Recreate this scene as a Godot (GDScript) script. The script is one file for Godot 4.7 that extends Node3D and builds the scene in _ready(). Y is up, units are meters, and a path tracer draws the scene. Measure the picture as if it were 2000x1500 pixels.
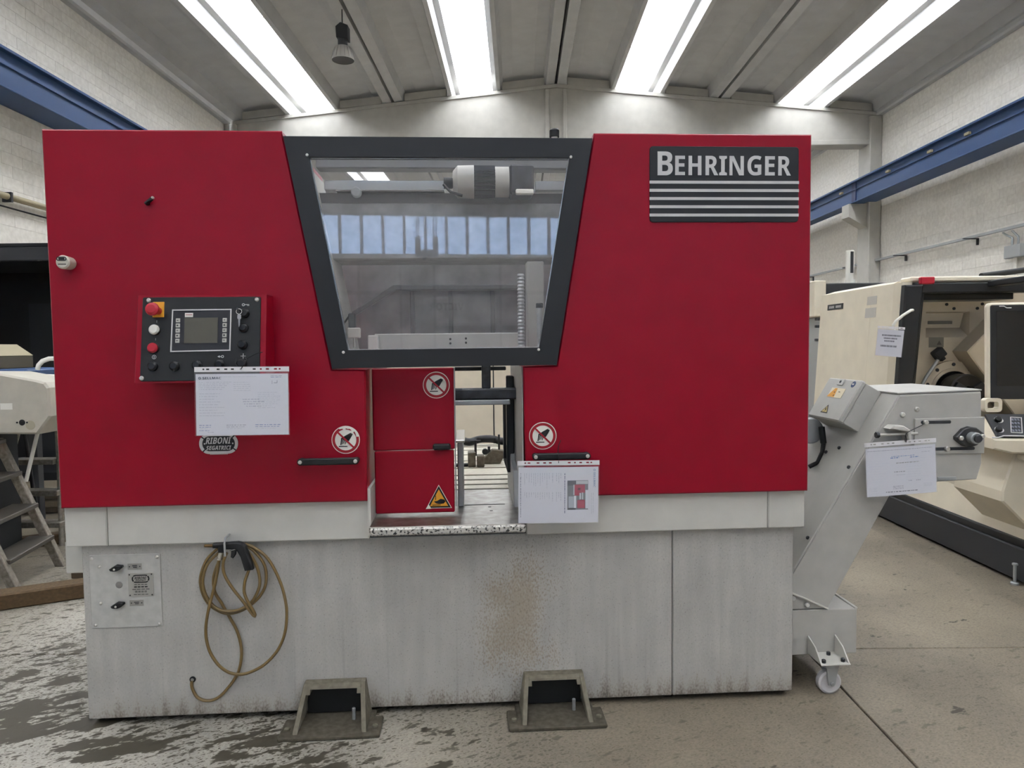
extends Node3D

# ---------------------------------------------------------------- order of the scene: camera, sky, exposure, hall, objects
func _ready() -> void:
	var cam := Camera3D.new()
	cam.name = "camera"
	cam.fov = 2.0 * rad_to_deg(atan(750.0 / 1400.0))
	cam.position = Vector3(0, 1.43, 0)
	cam.rotation_degrees = Vector3(-3.0, 0.5, -0.62)
	cam.far = 200.0
	add_child(cam)
	var env := Environment.new()
	var skym := ProceduralSkyMaterial.new()
	skym.sky_top_color = Color(0.92, 0.905, 0.885)
	skym.sky_horizon_color = Color(0.47, 0.635, 0.845)
	skym.sky_curve = 0.5
	skym.ground_bottom_color = Color(0.35, 0.35, 0.34)
	skym.ground_horizon_color = Color(0.5, 0.52, 0.55)
	var sky := Sky.new()
	sky.sky_material = skym
	env.background_mode = Environment.BG_SKY
	env.sky = sky
	env.background_energy_multiplier = 28.0
	env.tonemap_mode = Environment.TONE_MAPPER_LINEAR
	env.tonemap_exposure = 1.45
	env.sdfgi_enabled = true
	env.ssao_enabled = true
	env.ssil_enabled = true
	var we := WorldEnvironment.new()
	we.name = "world"
	we.environment = env
	add_child(we)
	make_materials()
	build_hall()
	build_saw()
	build_saw_details()
	build_air_gun()
	build_sleeves()
	build_conveyor()
	build_lathe()
	build_behind()
	build_left_side()
	build_rear_hall()

# ---------------------------------------------------------------- shapes
class Shape:
	var v := PackedVector3Array()
	var n := PackedVector3Array()
	var u := PackedVector2Array()
	var xf := Transform3D.IDENTITY
	var planar := Rect2()          # when set: uv = position on this rectangle of local x and y
	var flat_floor := 0.0          # when set: uv = x and z over this length
	func uv_of(p: Vector3) -> Vector2:
		if flat_floor > 0.0:
			return Vector2(p.x / flat_floor, p.z / flat_floor)
		if planar.size.x > 0.0:
			return Vector2((p.x - planar.position.x) / planar.size.x, 1.0 - (p.y - planar.position.y) / planar.size.y)
		return Vector2(p.x + p.z, p.y + p.z)
	func tri3(a: Vector3, b: Vector3, c: Vector3, na: Vector3, nb: Vector3, nc: Vector3) -> void:
		var ua := uv_of(a)
		var ub := uv_of(b)
		var uc := uv_of(c)
		a = xf * a
		b = xf * b
		c = xf * c
		na = (xf.basis * na).normalized()
		nb = (xf.basis * nb).normalized()
		nc = (xf.basis * nc).normalized()
		if (b - a).cross(c - a).dot(na + nb + nc) > 0.0:
			v.append_array([a, c, b])
			n.append_array([na, nc, nb])
			u.append_array([ua, uc, ub])
		else:
			v.append_array([a, b, c])
			n.append_array([na, nb, nc])
			u.append_array([ua, ub, uc])
	func tri(a: Vector3, b: Vector3, c: Vector3, m: Vector3) -> void:
		tri3(a, b, c, m, m, m)
	func quad(a: Vector3, b: Vector3, c: Vector3, d: Vector3, m: Vector3) -> void:
		tri3(a, b, c, m, m, m)
		tri3(a, c, d, m, m, m)
	func box(c: Vector3, s: Vector3, b := 0.0) -> Shape:
		var h := s * 0.5
		b = minf(b, minf(h.x, minf(h.y, h.z)) * 0.9)
		var k := h - Vector3.ONE * b
		for ax in 3:
			var i := (ax + 1) % 3
			var j := (ax + 2) % 3
			for sg in [-1.0, 1.0]:
				var m := Vector3.ZERO
				m[ax] = sg
				var q: Array[Vector3] = []
				for pq in [[-1, -1], [1, -1], [1, 1], [-1, 1]]:
					var p := Vector3.ZERO
					p[ax] = h[ax] * sg
					p[i] = k[i] * pq[0]
					p[j] = k[j] * pq[1]
					q.append(c + p)
				quad(q[0], q[1], q[2], q[3], m)
			if b > 0.0:
				for p in [-1.0, 1.0]:
					for q2 in [-1.0, 1.0]:
						var m2 := Vector3.ZERO
						m2[i] = p
						m2[j] = q2
						m2 = m2.normalized()
						var e: Array[Vector3] = []
						for w in [[-1, 0], [-1, 1], [1, 1], [1, 0]]:
							var pt := Vector3.ZERO
							pt[ax] = k[ax] * w[0]
							pt[i] = (h[i] if w[1] == 0 else k[i]) * p
							pt[j] = (k[j] if w[1] == 0 else h[j]) * q2
							e.append(c + pt)
						quad(e[0], e[1], e[2], e[3], m2)
		if b > 0.0:
			for sx in [-1.0, 1.0]:
				for sy in [-1.0, 1.0]:
					for sz in [-1.0, 1.0]:
						var sn := Vector3(sx, sy, sz)
						tri(c + Vector3(h.x, k.y, k.z) * sn, c + Vector3(k.x, h.y, k.z) * sn, c + Vector3(k.x, k.y, h.z) * sn, sn.normalized())
		return self
	func span(x0: float, x1: float, y0: float, y1: float, z0: float, z1: float, b := 0.0) -> Shape:
		return box(Vector3(x0 + x1, y0 + y1, z0 + z1) * 0.5, Vector3(absf(x1 - x0), absf(y1 - y0), absf(z1 - z0)), b)
	static func area(poly: PackedVector2Array) -> float:
		var s := 0.0
		for i in poly.size():
			s += poly[i].cross(poly[(i + 1) % poly.size()])
		return s * 0.5
	static func inset(poly: PackedVector2Array, d: float) -> PackedVector2Array:
		var out := PackedVector2Array()
		var c := poly.size()
		var sg := signf(area(poly))
		for i in c:
			var e0 := (poly[i] - poly[(i + c - 1) % c]).normalized()
			var e1 := (poly[(i + 1) % c] - poly[i]).normalized()
			var n0 := Vector2(-e0.y, e0.x) * sg
			var n1 := Vector2(-e1.y, e1.x) * sg
			var m := (n0 + n1)
			out.append(poly[i] + m * (d / maxf(0.3, 1.0 + n0.dot(n1))))
		return out
	func cap(poly: PackedVector2Array, z: float, sg: float) -> void:
		var idx := Geometry2D.triangulate_polygon(poly)
		for t in range(0, idx.size(), 3):
			var a := poly[idx[t]]
			var b := poly[idx[t + 1]]
			var c := poly[idx[t + 2]]
			tri(Vector3(a.x, a.y, z), Vector3(b.x, b.y, z), Vector3(c.x, c.y, z), Vector3(0, 0, sg))
	func walls(poly: PackedVector2Array, z0: float, z1: float, out_sign := 1.0) -> void:
		var sg := signf(area(poly)) * out_sign
		for i in poly.size():
			var a := poly[i]
			var b := poly[(i + 1) % poly.size()]
			var e := (b - a).normalized()
			quad(Vector3(a.x, a.y, z0), Vector3(b.x, b.y, z0), Vector3(b.x, b.y, z1), Vector3(a.x, a.y, z1), Vector3(e.y, -e.x, 0) * sg)
	# outline in x and y pushed from z0 (the face towards +z) back to z1
	func prism(poly: PackedVector2Array, z0: float, z1: float, b := 0.0) -> Shape:
		var top := poly if b <= 0.0 else inset(poly, b)
		cap(top, z0, 1.0)
		cap(poly, z1, -1.0)
		walls(poly, z0 - b, z1)
		if b > 0.0:
			var sg := signf(area(poly))
			for i in poly.size():
				var j := (i + 1) % poly.size()
				var e := (poly[j] - poly[i]).normalized()
				quad(Vector3(poly[i].x, poly[i].y, z0 - b), Vector3(poly[j].x, poly[j].y, z0 - b), Vector3(top[j].x, top[j].y, z0), Vector3(top[i].x, top[i].y, z0), Vector3(e.y * sg, -e.x * sg, 1).normalized())
		return self
	# a frame between two outlines with the same number of corners
	func ring(o: PackedVector2Array, w: PackedVector2Array, z0: float, z1: float) -> Shape:
		for i in o.size():
			var j := (i + 1) % o.size()
			for zz in [[z0, 1.0], [z1, -1.0]]:
				quad(Vector3(o[i].x, o[i].y, zz[0]), Vector3(o[j].x, o[j].y, zz[0]), Vector3(w[j].x, w[j].y, zz[0]), Vector3(w[i].x, w[i].y, zz[0]), Vector3(0, 0, zz[1]))
		walls(o, z0, z1)
		walls(w, z0, z1, -1.0)
		return self
	# profile of (radius, height) turned about y
	func lathe(pr: Array, segs := 20, smooth := false) -> Shape:
		for i in pr.size() - 1:
			var a: Vector2 = pr[i]
			var b: Vector2 = pr[i + 1]
			var t := (b - a)
			if t.length() < 1e-6:
				continue
			var nn := Vector2(t.y, -t.x).normalized()
			for s in segs:
				var c0 := TAU * s / segs
				var c1 := TAU * (s + 1) / segs
				var d0 := Vector3(cos(c0), 0, sin(c0))
				var d1 := Vector3(cos(c1), 0, sin(c1))
				var m0 := d0 * nn.x + Vector3.UP * nn.y
				var m1 := d1 * nn.x + Vector3.UP * nn.y
				var p00 := d0 * a.x + Vector3.UP * a.y
				var p01 := d1 * a.x + Vector3.UP * a.y
				var p10 := d0 * b.x + Vector3.UP * b.y
				var p11 := d1 * b.x + Vector3.UP * b.y
				if b.x > 1e-6:
					tri3(p00, p10, p11, m0, m0, m1)
				if a.x > 1e-6:
					tri3(p00, p11, p01, m0, m1, m1)
		return self
	# a rounded disc or short cylinder from p along direction d
	func rod(p: Vector3, d: Vector3, r: float, b := 0.0, segs := 16, r2 := -1.0) -> Shape:
		var l := d.length()
		var y := d / l
		var x := y.cross(Vector3(0.31, 0.17, 0.93)).normalized()
		var keep := xf
		xf = xf * Transform3D(Basis(x, y, x.cross(y)), p)
		var e := r if r2 < 0.0 else r2
		if b > 0.0:
			lathe([Vector2(0, 0), Vector2(r, 0), Vector2(e, l - b), Vector2(e - b, l), Vector2(0, l)], segs)
		else:
			lathe([Vector2(0, 0), Vector2(r, 0), Vector2(e, l), Vector2(0, l)], segs)
		xf = keep
		return self
	func ball(p: Vector3, r: float, segs := 12) -> Shape:
		var pr := []
		for i in 7:
			var a := -PI / 2 + PI * i / 6.0
			pr.append(Vector2(cos(a) * r, sin(a) * r))
		var keep := xf
		xf = xf * Transform3D(Basis.IDENTITY, p)
		lathe(pr, segs)
		xf = keep
		return self
	func tube(pts: Array, r: float, sides := 8) -> Shape:
		var c := pts.size()
		var x := Vector3.ZERO
		var rings := []
		var norms := []
		for i in c:
			var t: Vector3 = (pts[mini(i + 1, c - 1)] - pts[maxi(i - 1, 0)]).normalized()
			if x == Vector3.ZERO:
				x = t.cross(Vector3(0.3, 0.2, 0.93)).normalized()
			else:
				x = (x - t * x.dot(t)).normalized()
			var y := t.cross(x)
			var rg := []
			var ng := []
			for s in sides:
				var a := TAU * s / sides
				var m := x * cos(a) + y * sin(a)
				ng.append(m)
				rg.append(pts[i] + m * r)
			rings.append(rg)
			norms.append(ng)
		for i in c - 1:
			for s in sides:
				var s2 := (s + 1) % sides
				tri3(rings[i][s], rings[i][s2], rings[i + 1][s2], norms[i][s], norms[i][s2], norms[i + 1][s2])
				tri3(rings[i][s], rings[i + 1][s2], rings[i + 1][s], norms[i][s], norms[i + 1][s2], norms[i + 1][s])
		for e in [0, c - 1]:
			var dirn: Vector3 = (pts[0] - pts[1]).normalized() if e == 0 else (pts[c - 1] - pts[c - 2]).normalized()
			for s in sides:
				tri(pts[e], rings[e][s], rings[e][(s + 1) % sides], dirn)
		return self
	func mesh() -> ArrayMesh:
		var a := []
		a.resize(Mesh.ARRAY_MAX)
		a[Mesh.ARRAY_VERTEX] = v
		a[Mesh.ARRAY_NORMAL] = n
		a[Mesh.ARRAY_TEX_UV] = u
		var m := ArrayMesh.new()
		m.add_surface_from_arrays(Mesh.PRIMITIVE_TRIANGLES, a)
		return m

# ---------------------------------------------------------------- naming and tagging
var used := {}
func numbered(called: String) -> String:
	var k: int = used.get(called, -1) + 1
	used[called] = k
	return called if k == 0 else "%s_%03d" % [called, k]

func tag(o: Node3D, label: String, category: String, group := "") -> Node3D:
	o.set_meta("label", label)
	o.set_meta("category", category)
	if group:
		o.set_meta("group", group)
	return o

func thing(called: String, label: String, category: String, at := Transform3D.IDENTITY, group := "") -> Node3D:
	var o := Node3D.new()
	o.name = numbered(called)
	o.transform = at
	add_child(o)
	return tag(o, label, category, group)

func part(parent: Node3D, called: String, s: Shape, m: Material, at := Transform3D.IDENTITY) -> MeshInstance3D:
	return inst(parent, called, s.mesh(), m, at)

func inst(parent: Node3D, called: String, me: Mesh, m: Material, at := Transform3D.IDENTITY) -> MeshInstance3D:
	var o := MeshInstance3D.new()
	o.name = numbered(called) if parent == self else called
	o.mesh = me
	o.material_override = m
	o.transform = at
	parent.add_child(o, true)
	return o

func struct(called: String, s: Shape, m: Material, label := "", category := "") -> MeshInstance3D:
	var o := part(self, called, s, m)
	o.set_meta("kind", "structure")
	if label:
		tag(o, label, category)
	return o

func pl(a: Array) -> PackedVector2Array:
	return PackedVector2Array(a)

func rounded(x0: float, y0: float, x1: float, y1: float, r: float, k := 4) -> PackedVector2Array:
	var out := PackedVector2Array()
	for q in 4:
		var c := Vector2(x1 - r if q == 0 or q == 3 else x0 + r, y1 - r if q < 2 else y0 + r)
		for i in k + 1:
			var a := PI / 2 * (q + float(i) / k)
			out.append(c + Vector2(cos(a), sin(a)) * r)
	return out

func disc(c: Vector2, r: float, k := 28) -> PackedVector2Array:
	var out := PackedVector2Array()
	for i in k:
		out.append(c + Vector2(cos(TAU * i / k), sin(TAU * i / k)) * r)
	return out

func at(x: float, y: float, z: float, ry := 0.0, rz := 0.0, rx := 0.0) -> Transform3D:
	return Transform3D(Basis.from_euler(Vector3(deg_to_rad(rx), deg_to_rad(ry), deg_to_rad(rz))), Vector3(x, y, z))

# lettering scaled to a width and height, centred on a point, facing +z of its parent
func letters(parent: Node3D, called: String, txt: String, w: float, h: float, m: Material, xf: Transform3D, bold := true, italic := false, deep := 0.0008) -> MeshInstance3D:
	var tm := TextMesh.new()
	var f := SystemFont.new()
	f.font_names = PackedStringArray(["Droid Sans"])
	f.font_weight = 700 if bold else 400
	tm.font = f
	tm.text = txt
	tm.font_size = 64
	tm.pixel_size = 0.01
	tm.depth = 0.05
	tm.curve_step = 2.0
	var bb := tm.get_aabb()
	var o := inst(parent, called, tm, m)
	var b := Basis.from_scale(Vector3(w / bb.size.x, h / bb.size.y, deep / maxf(bb.size.z, 0.001)))
	if italic:
		b = Basis(Vector3(1, 0, 0), Vector3(0.22, 1, 0), Vector3(0, 0, 1)) * b
	var c := bb.get_center()
	o.transform = xf * Transform3D(b, -(b * c))
	return o

# ---------------------------------------------------------------- materials
var M := {}
func noise_tex(freq: float, lo: Color, hi: Color, sd := 1, octaves := 4, normal := false, bump := 4.0) -> NoiseTexture2D:
	var t := NoiseTexture2D.new()
	t.width = 512
	t.height = 512
	t.seamless = true
	var f := FastNoiseLite.new()
	f.seed = sd
	f.frequency = freq
	f.fractal_octaves = octaves
	t.noise = f
	if normal:
		t.as_normal_map = true
		t.bump_strength = bump
	else:
		var g := Gradient.new()
		g.set_color(0, lo)
		g.set_color(1, hi)
		t.color_ramp = g
	return t

func mat(c: Color, rough := 0.6, metal := 0.0, spec := 0.5) -> StandardMaterial3D:
	var m := StandardMaterial3D.new()
	m.albedo_color = c
	m.roughness = rough
	m.metallic = metal
	m.metallic_specular = spec
	return m

func toned(m: StandardMaterial3D, t: Texture2D, s: float, nt: Texture2D = null, ns := 0.3) -> StandardMaterial3D:
	m.albedo_texture = t
	m.uv1_triplanar = true
	m.uv1_world_triplanar = true
	m.uv1_scale = Vector3.ONE * s
	if nt:
		m.normal_enabled = true
		m.normal_texture = nt
		m.normal_scale = ns
	return m

func make_materials() -> void:
	var faint := noise_tex(0.012, Color(0.94, 0.94, 0.94), Color(1, 1, 1), 3)
	var dirty := noise_tex(0.02, Color(0.72, 0.70, 0.66), Color(1, 1, 1), 5, 5)
	var streak := noise_tex(0.03, Color(0.92, 0.915, 0.905), Color(1, 1, 1), 8, 4)
	var peel := noise_tex(0.12, Color.BLACK, Color.WHITE, 9, 2, true, 3.0)
	M.red = toned(mat(Color(0.59, 0.02, 0.135), 0.36, 0.0, 0.36), faint, 0.8)
	M.grey = toned(mat(Color(0.70, 0.69, 0.66), 0.5), faint, 0.9)
	M.light_grey = toned(mat(Color(0.80, 0.79, 0.755), 0.5), faint, 0.9)
	M.conveyor = toned(mat(Color(0.70, 0.69, 0.66), 0.45), faint, 1.4)
	M.black = mat(Color(0.075, 0.078, 0.085), 0.55)
	M.black_gloss = mat(Color(0.05, 0.05, 0.055), 0.3)
	M.frame = toned(mat(Color(0.10, 0.105, 0.115), 0.5), faint, 1.2)
	M.dark = mat(Color(0.16, 0.165, 0.175), 0.6)
	M.steel = toned(mat(Color(0.62, 0.61, 0.59), 0.38, 0.85), dirty, 1.5)
	M.dark_steel = toned(mat(Color(0.30, 0.31, 0.33), 0.45, 0.6), dirty, 1.5)
	M.chrome = mat(Color(0.86, 0.85, 0.83), 0.22, 1.0)
	M.screw = mat(Color(0.80, 0.79, 0.76), 0.35, 0.7)
	M.silver = mat(Color(0.78, 0.77, 0.76), 0.5, 0.0)
	M.cast = toned(mat(Color(0.50, 0.48, 0.42), 0.75), dirty, 3.0)
	M.white = mat(Color(0.88, 0.87, 0.83), 0.5)
	M.paper = mat(Color(0.86, 0.86, 0.88), 0.7)
	M.hose = mat(Color(0.46, 0.375, 0.21), 0.38)
	M.hose.clearcoat_enabled = true
	M.hose.clearcoat = 0.3
	M.yellow = mat(Color(0.86, 0.60, 0.14), 0.5)
	M.button_red = mat(Color(0.70, 0.09, 0.17), 0.35)
	M.sign_red = mat(Color(0.62, 0.06, 0.13), 0.45)
	M.cream = toned(mat(Color(0.89, 0.85, 0.76), 0.42), faint, 0.6)
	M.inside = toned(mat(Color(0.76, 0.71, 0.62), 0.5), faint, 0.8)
	M.wall = toned(mat(Color(0.94, 0.925, 0.89), 0.8), streak, 0.5)
	M.concrete_white = toned(mat(Color(0.75, 0.74, 0.705), 0.75), faint, 0.4)
	M.roof = toned(mat(Color(0.78, 0.78, 0.775), 0.8), faint, 0.25)
	M.blue = mat(Color(0.17, 0.29, 0.46), 0.5)
	M.alu = toned(mat(Color(0.62, 0.60, 0.56), 0.45, 0.5), dirty, 3.0)
	M.wood = toned(mat(Color(0.40, 0.32, 0.21), 0.8), dirty, 4.0)
	M.galv = mat(Color(0.66, 0.67, 0.67), 0.4, 0.5)
	M.mullion = mat(Color(0.45, 0.45, 0.47), 0.5)
	M.beige = mat(Color(0.62, 0.58, 0.47), 0.6)
	M.soil = mat(Color(0.10, 0.09, 0.08), 0.9)
	M.pane = mat(Color(1, 1, 1, 0.04), 0.02, 0.0, 0.5)
	M.pane.transparency = BaseMaterial3D.TRANSPARENCY_ALPHA
	M.old_glass = mat(Color(0.55, 0.58, 0.62, 0.56), 0.05)
	M.old_glass.transparency = BaseMaterial3D.TRANSPARENCY_ALPHA
	M.film = mat(Color(0.95, 0.96, 1, 0.10), 0.12)
	M.film.transparency = BaseMaterial3D.TRANSPARENCY_ALPHA
	M.skylight = mat(Color(0.97, 0.97, 0.96, 0.85), 0.6)      # opal sheet: daylight passes scattered
	M.skylight.backlight_enabled = true
	M.skylight.backlight = Color(1, 1, 1)
	M.skylight.transparency = BaseMaterial3D.TRANSPARENCY_ALPHA
	M.screen = mat(Color(0.35, 0.34, 0.30), 0.25)
	M.base = mat(Color(1, 1, 1), 0.5)
	M.base.albedo_texture = base_print()
	M.base.texture_repeat = false
	M.floor = mat(Color(1, 1, 1), 0.62)
	M.floor.albedo_texture = floor_print()

# paint of the saw's base: streaks, splashes, rust haze below the table, a grimy foot
func base_print() -> ImageTexture:
	var w := 1400
	var h := 360
	var a := FastNoiseLite.new()
	a.seed = 21
	a.frequency = 0.02
	a.fractal_octaves = 4
	var b := FastNoiseLite.new()
	b.seed = 4
	b.frequency = 0.21
	b.fractal_octaves = 2
	var d := PackedByteArray()
	d.resize(w * h * 3)
	for y in h:
		var fy := float(y) / h
		for x in w:
			var run := a.get_noise_2d(x * 1.6, y * 0.13)
			var big := a.get_noise_2d(x * 0.35, y * 0.35 + 700.0)
			var fine := b.get_noise_2d(x, y * 0.6)
			var k := 1.0 + 0.045 * run + 0.05 * big + 0.03 * fine
			# rust haze: a soft column under the table, broken up by noise
			var dx := (x - 835.0 - 60.0 * big - 14.0 * sin(fy * 9.0)) / (70.0 + 40.0 * fine)
			var dy := (fy - 0.48) / 0.34
			var rust := clampf(1.15 - dx * dx - dy * dy + 0.9 * fine + 0.5 * run, 0.0, 1.0) * clampf(1.3 - absf(dx), 0.0, 1.0)
			var wide := clampf(1.0 - absf(x - 840.0) / 260.0, 0.0, 1.0) * clampf(fine * 2.0 - 0.35, 0.0, 1.0) * 0.5
			var foot := clampf((fy - 0.86 + 0.10 * run + 0.06 * fine) / 0.14, 0.0, 1.0)
			var drip := clampf((a.get_noise_2d(x * 2.1 + 300.0, y * 0.05) - 0.36) * 3.0, 0.0, 1.0) * clampf(fy * 1.4 - 0.35, 0.0, 1.0)
			var speck := 0.35 if b.get_noise_2d(x * 1.1 + 900.0, y * 1.1) > 0.66 else 0.0
			var r := 0.685 * k
			var g := 0.675 * k
			var bl := 0.65 * k
			var s := clampf(rust * 0.45 + foot * 0.35, 0.0, 0.8)
			r = lerpf(r, 0.56, s)
			g = lerpf(g, 0.485, s)
			bl = lerpf(bl, 0.385, s)
			var dk := clampf(wide * 0.55 + drip * 0.16 + foot * foot * 0.5 + speck, 0.0, 0.75)
			r = lerpf(r, 0.26, dk)
			g = lerpf(g, 0.245, dk)
			bl = lerpf(bl, 0.22, dk)
			var o := (y * w + x) * 3
			d[o] = int(clampf(r, 0, 1) * 255)
			d[o + 1] = int(clampf(g, 0, 1) * 255)
			d[o + 2] = int(clampf(bl, 0, 1) * 255)
	return ImageTexture.create_from_image(Image.create_from_data(w, h, false, Image.FORMAT_RGB8, d))

# worn concrete: pale paint with dark pits, and oil-dark patches gathered by the machine's near corner
const FLOOR_TILE := 6.4
func floor_print() -> ImageTexture:
	var w := 2048
	var a := FastNoiseLite.new()
	a.seed = 11
	a.frequency = 0.9
	a.fractal_octaves = 5
	var p := FastNoiseLite.new()
	p.seed = 5
	p.frequency = 3.4
	p.fractal_octaves = 5
	p.fractal_gain = 0.66
	var q := FastNoiseLite.new()
	q.seed = 31
	q.frequency = 38.0
	q.fractal_octaves = 4
	var f := FastNoiseLite.new()
	f.seed = 77
	f.frequency = 8.0
	f.fractal_octaves = 4
	f.fractal_gain = 0.6
	var d := PackedByteArray()
	d.resize(w * w * 3)
	var ca := cos(0.5)
	var sa := sin(0.5)
	for j in w:
		var z := float(j) / w * FLOOR_TILE - FLOOR_TILE
		for i in w:
			var x := float(i) / w * FLOOR_TILE
			if x > 2.7:
				x -= FLOOR_TILE
			var sx := x * ca - z * sa
			var sz := x * sa + z * ca
			var big := a.get_noise_2d(x, z)
			var pit := q.get_noise_2d(sx * 0.9, sz * 1.9)
			var near_left := clampf(1.0 - Vector2((x + 1.75) / 1.25, (z + 2.75) / 1.05).length(), 0.0, 1.0)
			var near_mid := clampf(1.0 - Vector2((x + 0.5) / 0.75, (z + 2.15) / 0.75).length(), 0.0, 1.0)
			var left := smoothstep(0.0, 1.0, 1.3 - absf(x + 1.6) * 0.6)
			var wet := p.get_noise_2d(sx * 0.75, sz * 1.7) * 1.15 + near_left * 0.76 + near_mid * 0.50 - 0.60
			var k := 1.0 + 0.16 * big + 0.2 * pit
			var r := lerpf(0.485, 0.63, left) * k
			var g := lerpf(0.448, 0.612, left) * k
			var b := lerpf(0.385, 0.572, left) * k
			var s := clampf((pit - lerpf(0.27, 0.2, left) - 0.25 * big) * 6.0, 0.0, 1.0) * lerpf(0.5, 0.9, left)
			var flake := f.get_noise_2d(sx * 0.8, sz * 2.2) - lerpf(0.40, 0.22, left) - 0.12 * big
			s = maxf(s, clampf(flake * 9.0, 0.0, 1.0) * lerpf(0.4, 0.95, left))
			s = maxf(s, clampf(wet * 14.0, 0.0, 1.0) * 0.92)
			r = lerpf(r, 0.235, s)
			g = lerpf(g, 0.215, s)
			b = lerpf(b, 0.165, s)
			var o := (j * w + i) * 3
			d[o] = int(clampf(r, 0, 1) * 255)
			d[o + 1] = int(clampf(g, 0, 1) * 255)
			d[o + 2] = int(clampf(b, 0, 1) * 255)
	return ImageTexture.create_from_image(Image.create_from_data(w, w, false, Image.FORMAT_RGB8, d))

# ---------------------------------------------------------------- the hall
const RIDGE := 1.16
const WALL_L := -8.35
const WALL_R := 10.42
const BAY := 4.66
const Z_FAR := -42.0
const Z_NEAR := 11.0
func roof_y(x: float) -> float:            # line on which the roof ribs bear
	return 8.9 - 0.098 * absf(x - RIDGE)

func build_hall() -> void:
	# floor: concrete bays with open joints
	var under := Shape.new().span(WALL_L - 0.3, WALL_R + 0.3, -0.3, -0.03, Z_FAR - 0.3, Z_NEAR + 0.3)
	var fl := struct("floor", under, mat(Color(0.16, 0.14, 0.11), 0.9), "worn pale concrete hall floor with dark pits and oily patches", "floor")
	var xs := [WALL_L, -3.66, 1.33, 6.3, WALL_R]
	var zs := [Z_FAR, -33.0, -26.0, -19.0, -12.0, -7.6, -3.3, 1.0, 5.5, Z_NEAR]
	for i in xs.size() - 1:
		for j in zs.size() - 1:
			var s := Shape.new()
			s.flat_floor = FLOOR_TILE
			s.span(xs[i] + 0.004, xs[i + 1] - 0.004, -0.03, 0.0, zs[j] + 0.003, zs[j + 1] - 0.003, 0.003)
			part(fl, "slab", s, M.floor)
	# walls with thickness
	var wl := struct("wall_left", Shape.new().span(WALL_L - 0.3, WALL_L - 0.012, 0, 9.2, Z_FAR, Z_NEAR), M.wall, "white painted block wall on the left behind a blue rail", "wall")
	var wr := struct("wall_right", Shape.new().span(WALL_R + 0.012, WALL_R + 0.3, 0, 9.2, Z_FAR, Z_NEAR), M.wall, "white painted block wall on the right behind a blue rail", "wall")
	struct("wall_far", Shape.new().span(WALL_L - 0.3, WALL_R + 0.3, 0, 10.2, Z_FAR - 0.3, Z_FAR), M.wall, "plain pale end wall far behind the red saw", "wall")
	blocks(wl, WALL_L - 0.012, 1.0, -21.0, -11.0, 3.5, 8.1)
	blocks(wr, WALL_R + 0.012, -1.0, -25.5, -14.0, 3.1, 8.1)
	# roof
	var ce := Node3D.new()
	ce.name = "ceiling"
	ce.set_meta("kind", "structure")
	add_child(ce)
	tag(ce, "pale ribbed concrete roof with long bright skylight strips", "ceiling")
	for bay in 4:
		var c: float = RIDGE + BAY * (bay - 1.5)
		var sl := -0.098 * signf(c - RIDGE)
		var wn := Node3D.new()
		wn.name = "window_%d" % (bay + 1)
		wn.set_meta("kind", "structure")
		tag(wn, ["skylight strip nearest the left wall", "skylight strip just left of the roof ridge", "skylight strip just right of the roof ridge", "skylight strip nearest the right wall"][bay], "skylight")
		add_child(wn)
		for sd in [-1.0, 1.0]:
			# a channel-shaped roof element: joint rib, thin curved slab, rib along the skylight
			var out: Array = [Vector2(2.29, 0.62), Vector2(2.29, 0.0), Vector2(2.05, 0.0), Vector2(1.99, 0.27), Vector2(1.7, 0.33), Vector2(1.1, 0.33), Vector2(0.82, 0.27), Vector2(0.74, 0.0), Vector2(0.64, 0.0), Vector2(0.62, 0.38), Vector2(0.49, 0.40), Vector2(0.49, 0.62)]
			var poly := PackedVector2Array()
			for q in out:
				var x: float = c + q.x * sd
				poly.append(Vector2(x, roof_y(c) + sl * (x - c) + q.y))
			part(ce, "roof_slab", Shape.new().prism(poly, Z_NEAR, Z_FAR), M.roof)
			# filler standing on the portal beam between the ribs
			var x0: float = c + 0.8 * sd
			var x1: float = c + 2.0 * sd
			part(ce, "infill_panel", Shape.new().prism(pl([Vector2(x0, roof_y(c) + sl * (x0 - c) - 0.01), Vector2(x1, roof_y(c) + sl * (x1 - c) - 0.01), Vector2(x1, roof_y(c) + sl * (x1 - c) + 0.2), Vector2(x0, roof_y(c) + sl * (x0 - c) + 0.2)]), -20.85, -20.95), M.concrete_white)
		for k in 18:
			var z0 := Z_NEAR - 3.0 * k
			var gx := Shape.new().prism(pl([Vector2(c - 0.5, roof_y(c) - 0.5 * sl + 0.43), Vector2(c + 0.5, roof_y(c) + 0.5 * sl + 0.43), Vector2(c + 0.5, roof_y(c) + 0.5 * sl + 0.442), Vector2(c - 0.5, roof_y(c) - 0.5 * sl + 0.442)]), z0 - 0.02, z0 - 2.98)
			part(wn, "pane", gx, M.skylight)
			part(wn, "glazing_bar", Shape.new().box(Vector3(c, roof_y(c) + 0.45, z0 - 3.0), Vector3(1.0, 0.015, 0.035)), M.white)
	# strips closing the narrow joints between roof elements
	for k in 3:
		var xj: float = RIDGE + BAY * (k - 1)
		part(ce, "joint_cover", Shape.new().span(xj - 0.2, xj + 0.2, roof_y(xj) + 0.5, roof_y(xj) + 0.62, Z_FAR, Z_NEAR), M.roof)
	for e in [[WALL_L - 0.3, WALL_L + 0.16], [WALL_R - 0.16, WALL_R + 0.3]]:
		part(ce, "edge_beam", Shape.new().span(e[0], e[1], 7.88, 8.75, Z_FAR, Z_NEAR, 0.04), M.roof)
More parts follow.
